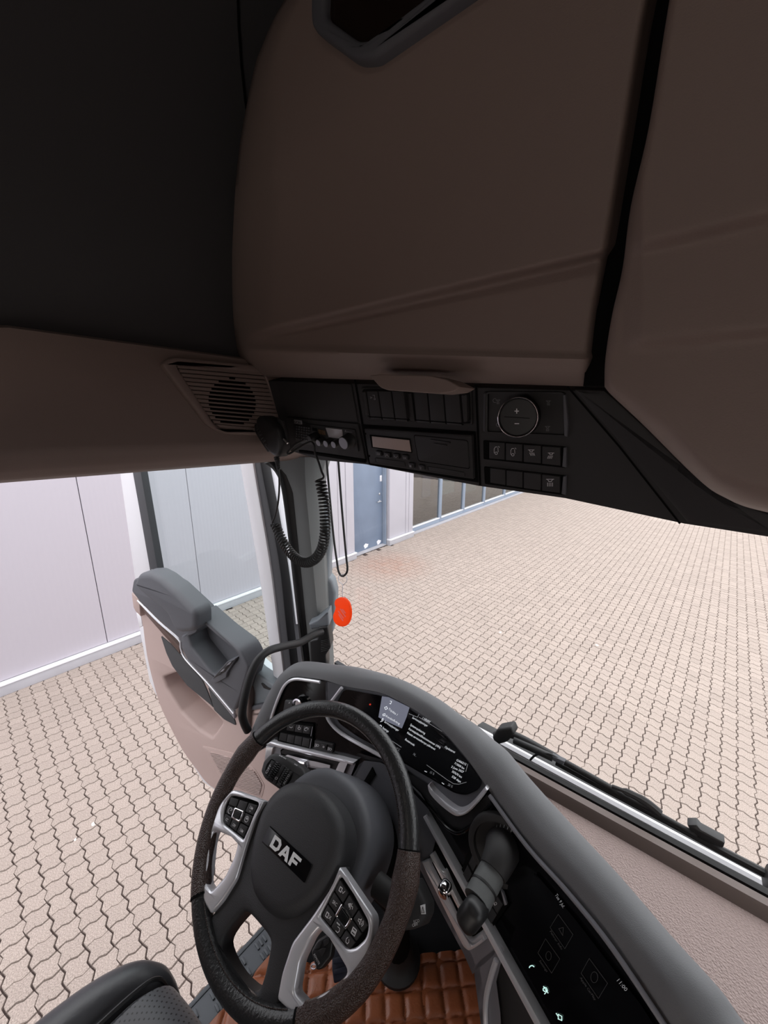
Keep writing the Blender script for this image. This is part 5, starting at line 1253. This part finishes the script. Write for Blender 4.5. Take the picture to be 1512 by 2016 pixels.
# ================================================================== WIPER
wip = thing('windscreen_wiper', 'black windscreen wiper arm and blade lying along the windscreen foot', 'wiper', V(-.2, .93, -.88))
WY_ = Plane((0, .93, 0), (.05, -1, .1))
arm = obj('arm', TB(WY_, [(975, 1448), (1000, 1444), (1030, 1455), (1090, 1488), (1160, 1527), (1230, 1567), (1273, 1590), (1330, 1622), (1372, 1645)], .012, [.010]*8+[.0085]*8+[.0065]*8+[.006]*9+[.0055]*8, 10, 5), RUB, wip)
obj('spindle_cap', SL(WY_, rnd([(968, 1452), (978, 1436), (1006, 1431), (1012, 1446), (998, 1462), (976, 1468)], 4, 3), .022, .03, .006, 3), RUB, arm)
obj('spring', TB(WY_, [(1012, 1457), (1050, 1474), (1088, 1492)], .022, .0085, 10), BLK, arm)
obj('washer_hose', TB(WY_, [(1044, 1496), (1056, 1486), (1080, 1484), (1100, 1494)], .026, .0025, 8), RUB, wip)
obj('hose_clip', SL(WY_, [(1086, 1488), (1112, 1500), (1108, 1508), (1088, 1498)], .03, .012, .003), CHAR, wip)
obj('blade', TB(WY_, [(1095, 1500), (1180, 1546), (1260, 1588), (1340, 1630), (1420, 1674), (1512, 1722), (1600, 1768)], .004, .0075, 8), BLK, wip)
obj('blade_fin', TB(WY_, [(1205, 1548), (1240, 1562), (1273, 1580), (1300, 1602)], .024, [.004]*4+[.007]*4+[.008]*4+[.008]*4, 8), BLKM, wip)
obj('blade_end', SL(WY_, rnd([(1352, 1624), (1372, 1624), (1380, 1634), (1428, 1660), (1424, 1672), (1385, 1655), (1358, 1636)], 3, 2), .018, .02, .004), BLK, wip)
noz = tag(obj('washer_nozzle', SL(WY_, rnd([(1504, 1762), (1516, 1736), (1540, 1740), (1540, 1790), (1510, 1782)], 4, 3), .04, .04, .008), BLK), 'black washer nozzle block at the foot of the windscreen', 'nozzle')

# fixtures for the two fill lights added out of view behind the seats
lmp = thing('roof_fill_lamp', 'white rectangular fill lamp added under the roof behind the seats', 'lamp', V(.05, -.75, 1.0))
obj('housing', wbox(-.24, .34, -.95, -.55, .985, ZT, .006), BLKM, lmp)
obj('diffuser', wbox(-.21, .31, -.93, -.57, .972, .988, .004), FILLD, lmp)

bl = thing('rear_fill_lamp', 'long warm fill lamp strip added along the back wall', 'lamp', V(.05, -1.48, -.8))  # fixture added for the rear fill light
obj('housing', wbox(-.85, .95, -1.5, -1.455, -.93, -.67, .006), BLKM, bl)
obj('diffuser', wbox(-.82, .92, -1.458, -1.44, -.91, -.69, .004), FILLD, bl)

# lower cab body under the floor
struct('wall_lower', wbox(-.885, 1.0, -1.9, .80, -2.62, -1.69, .03), WPAINT)

# cab front above the windscreen, and the passenger's end of the overhead moulding (beyond the frame)
struct('wall_front', wbox(XL+.02, XR, .86, .90, -.01, ZT), CLOTH)
xe = LOCK(1800, 500, .03).x+.004
struct('trim_15', wbox(xe, XR, .56, .86, -.10, .62, .02), TAUPE_OVER)
struct('trim_16', wbox(XL+.3, XR-.3, .60, .86, .60, ZT, .02), CLOTH)
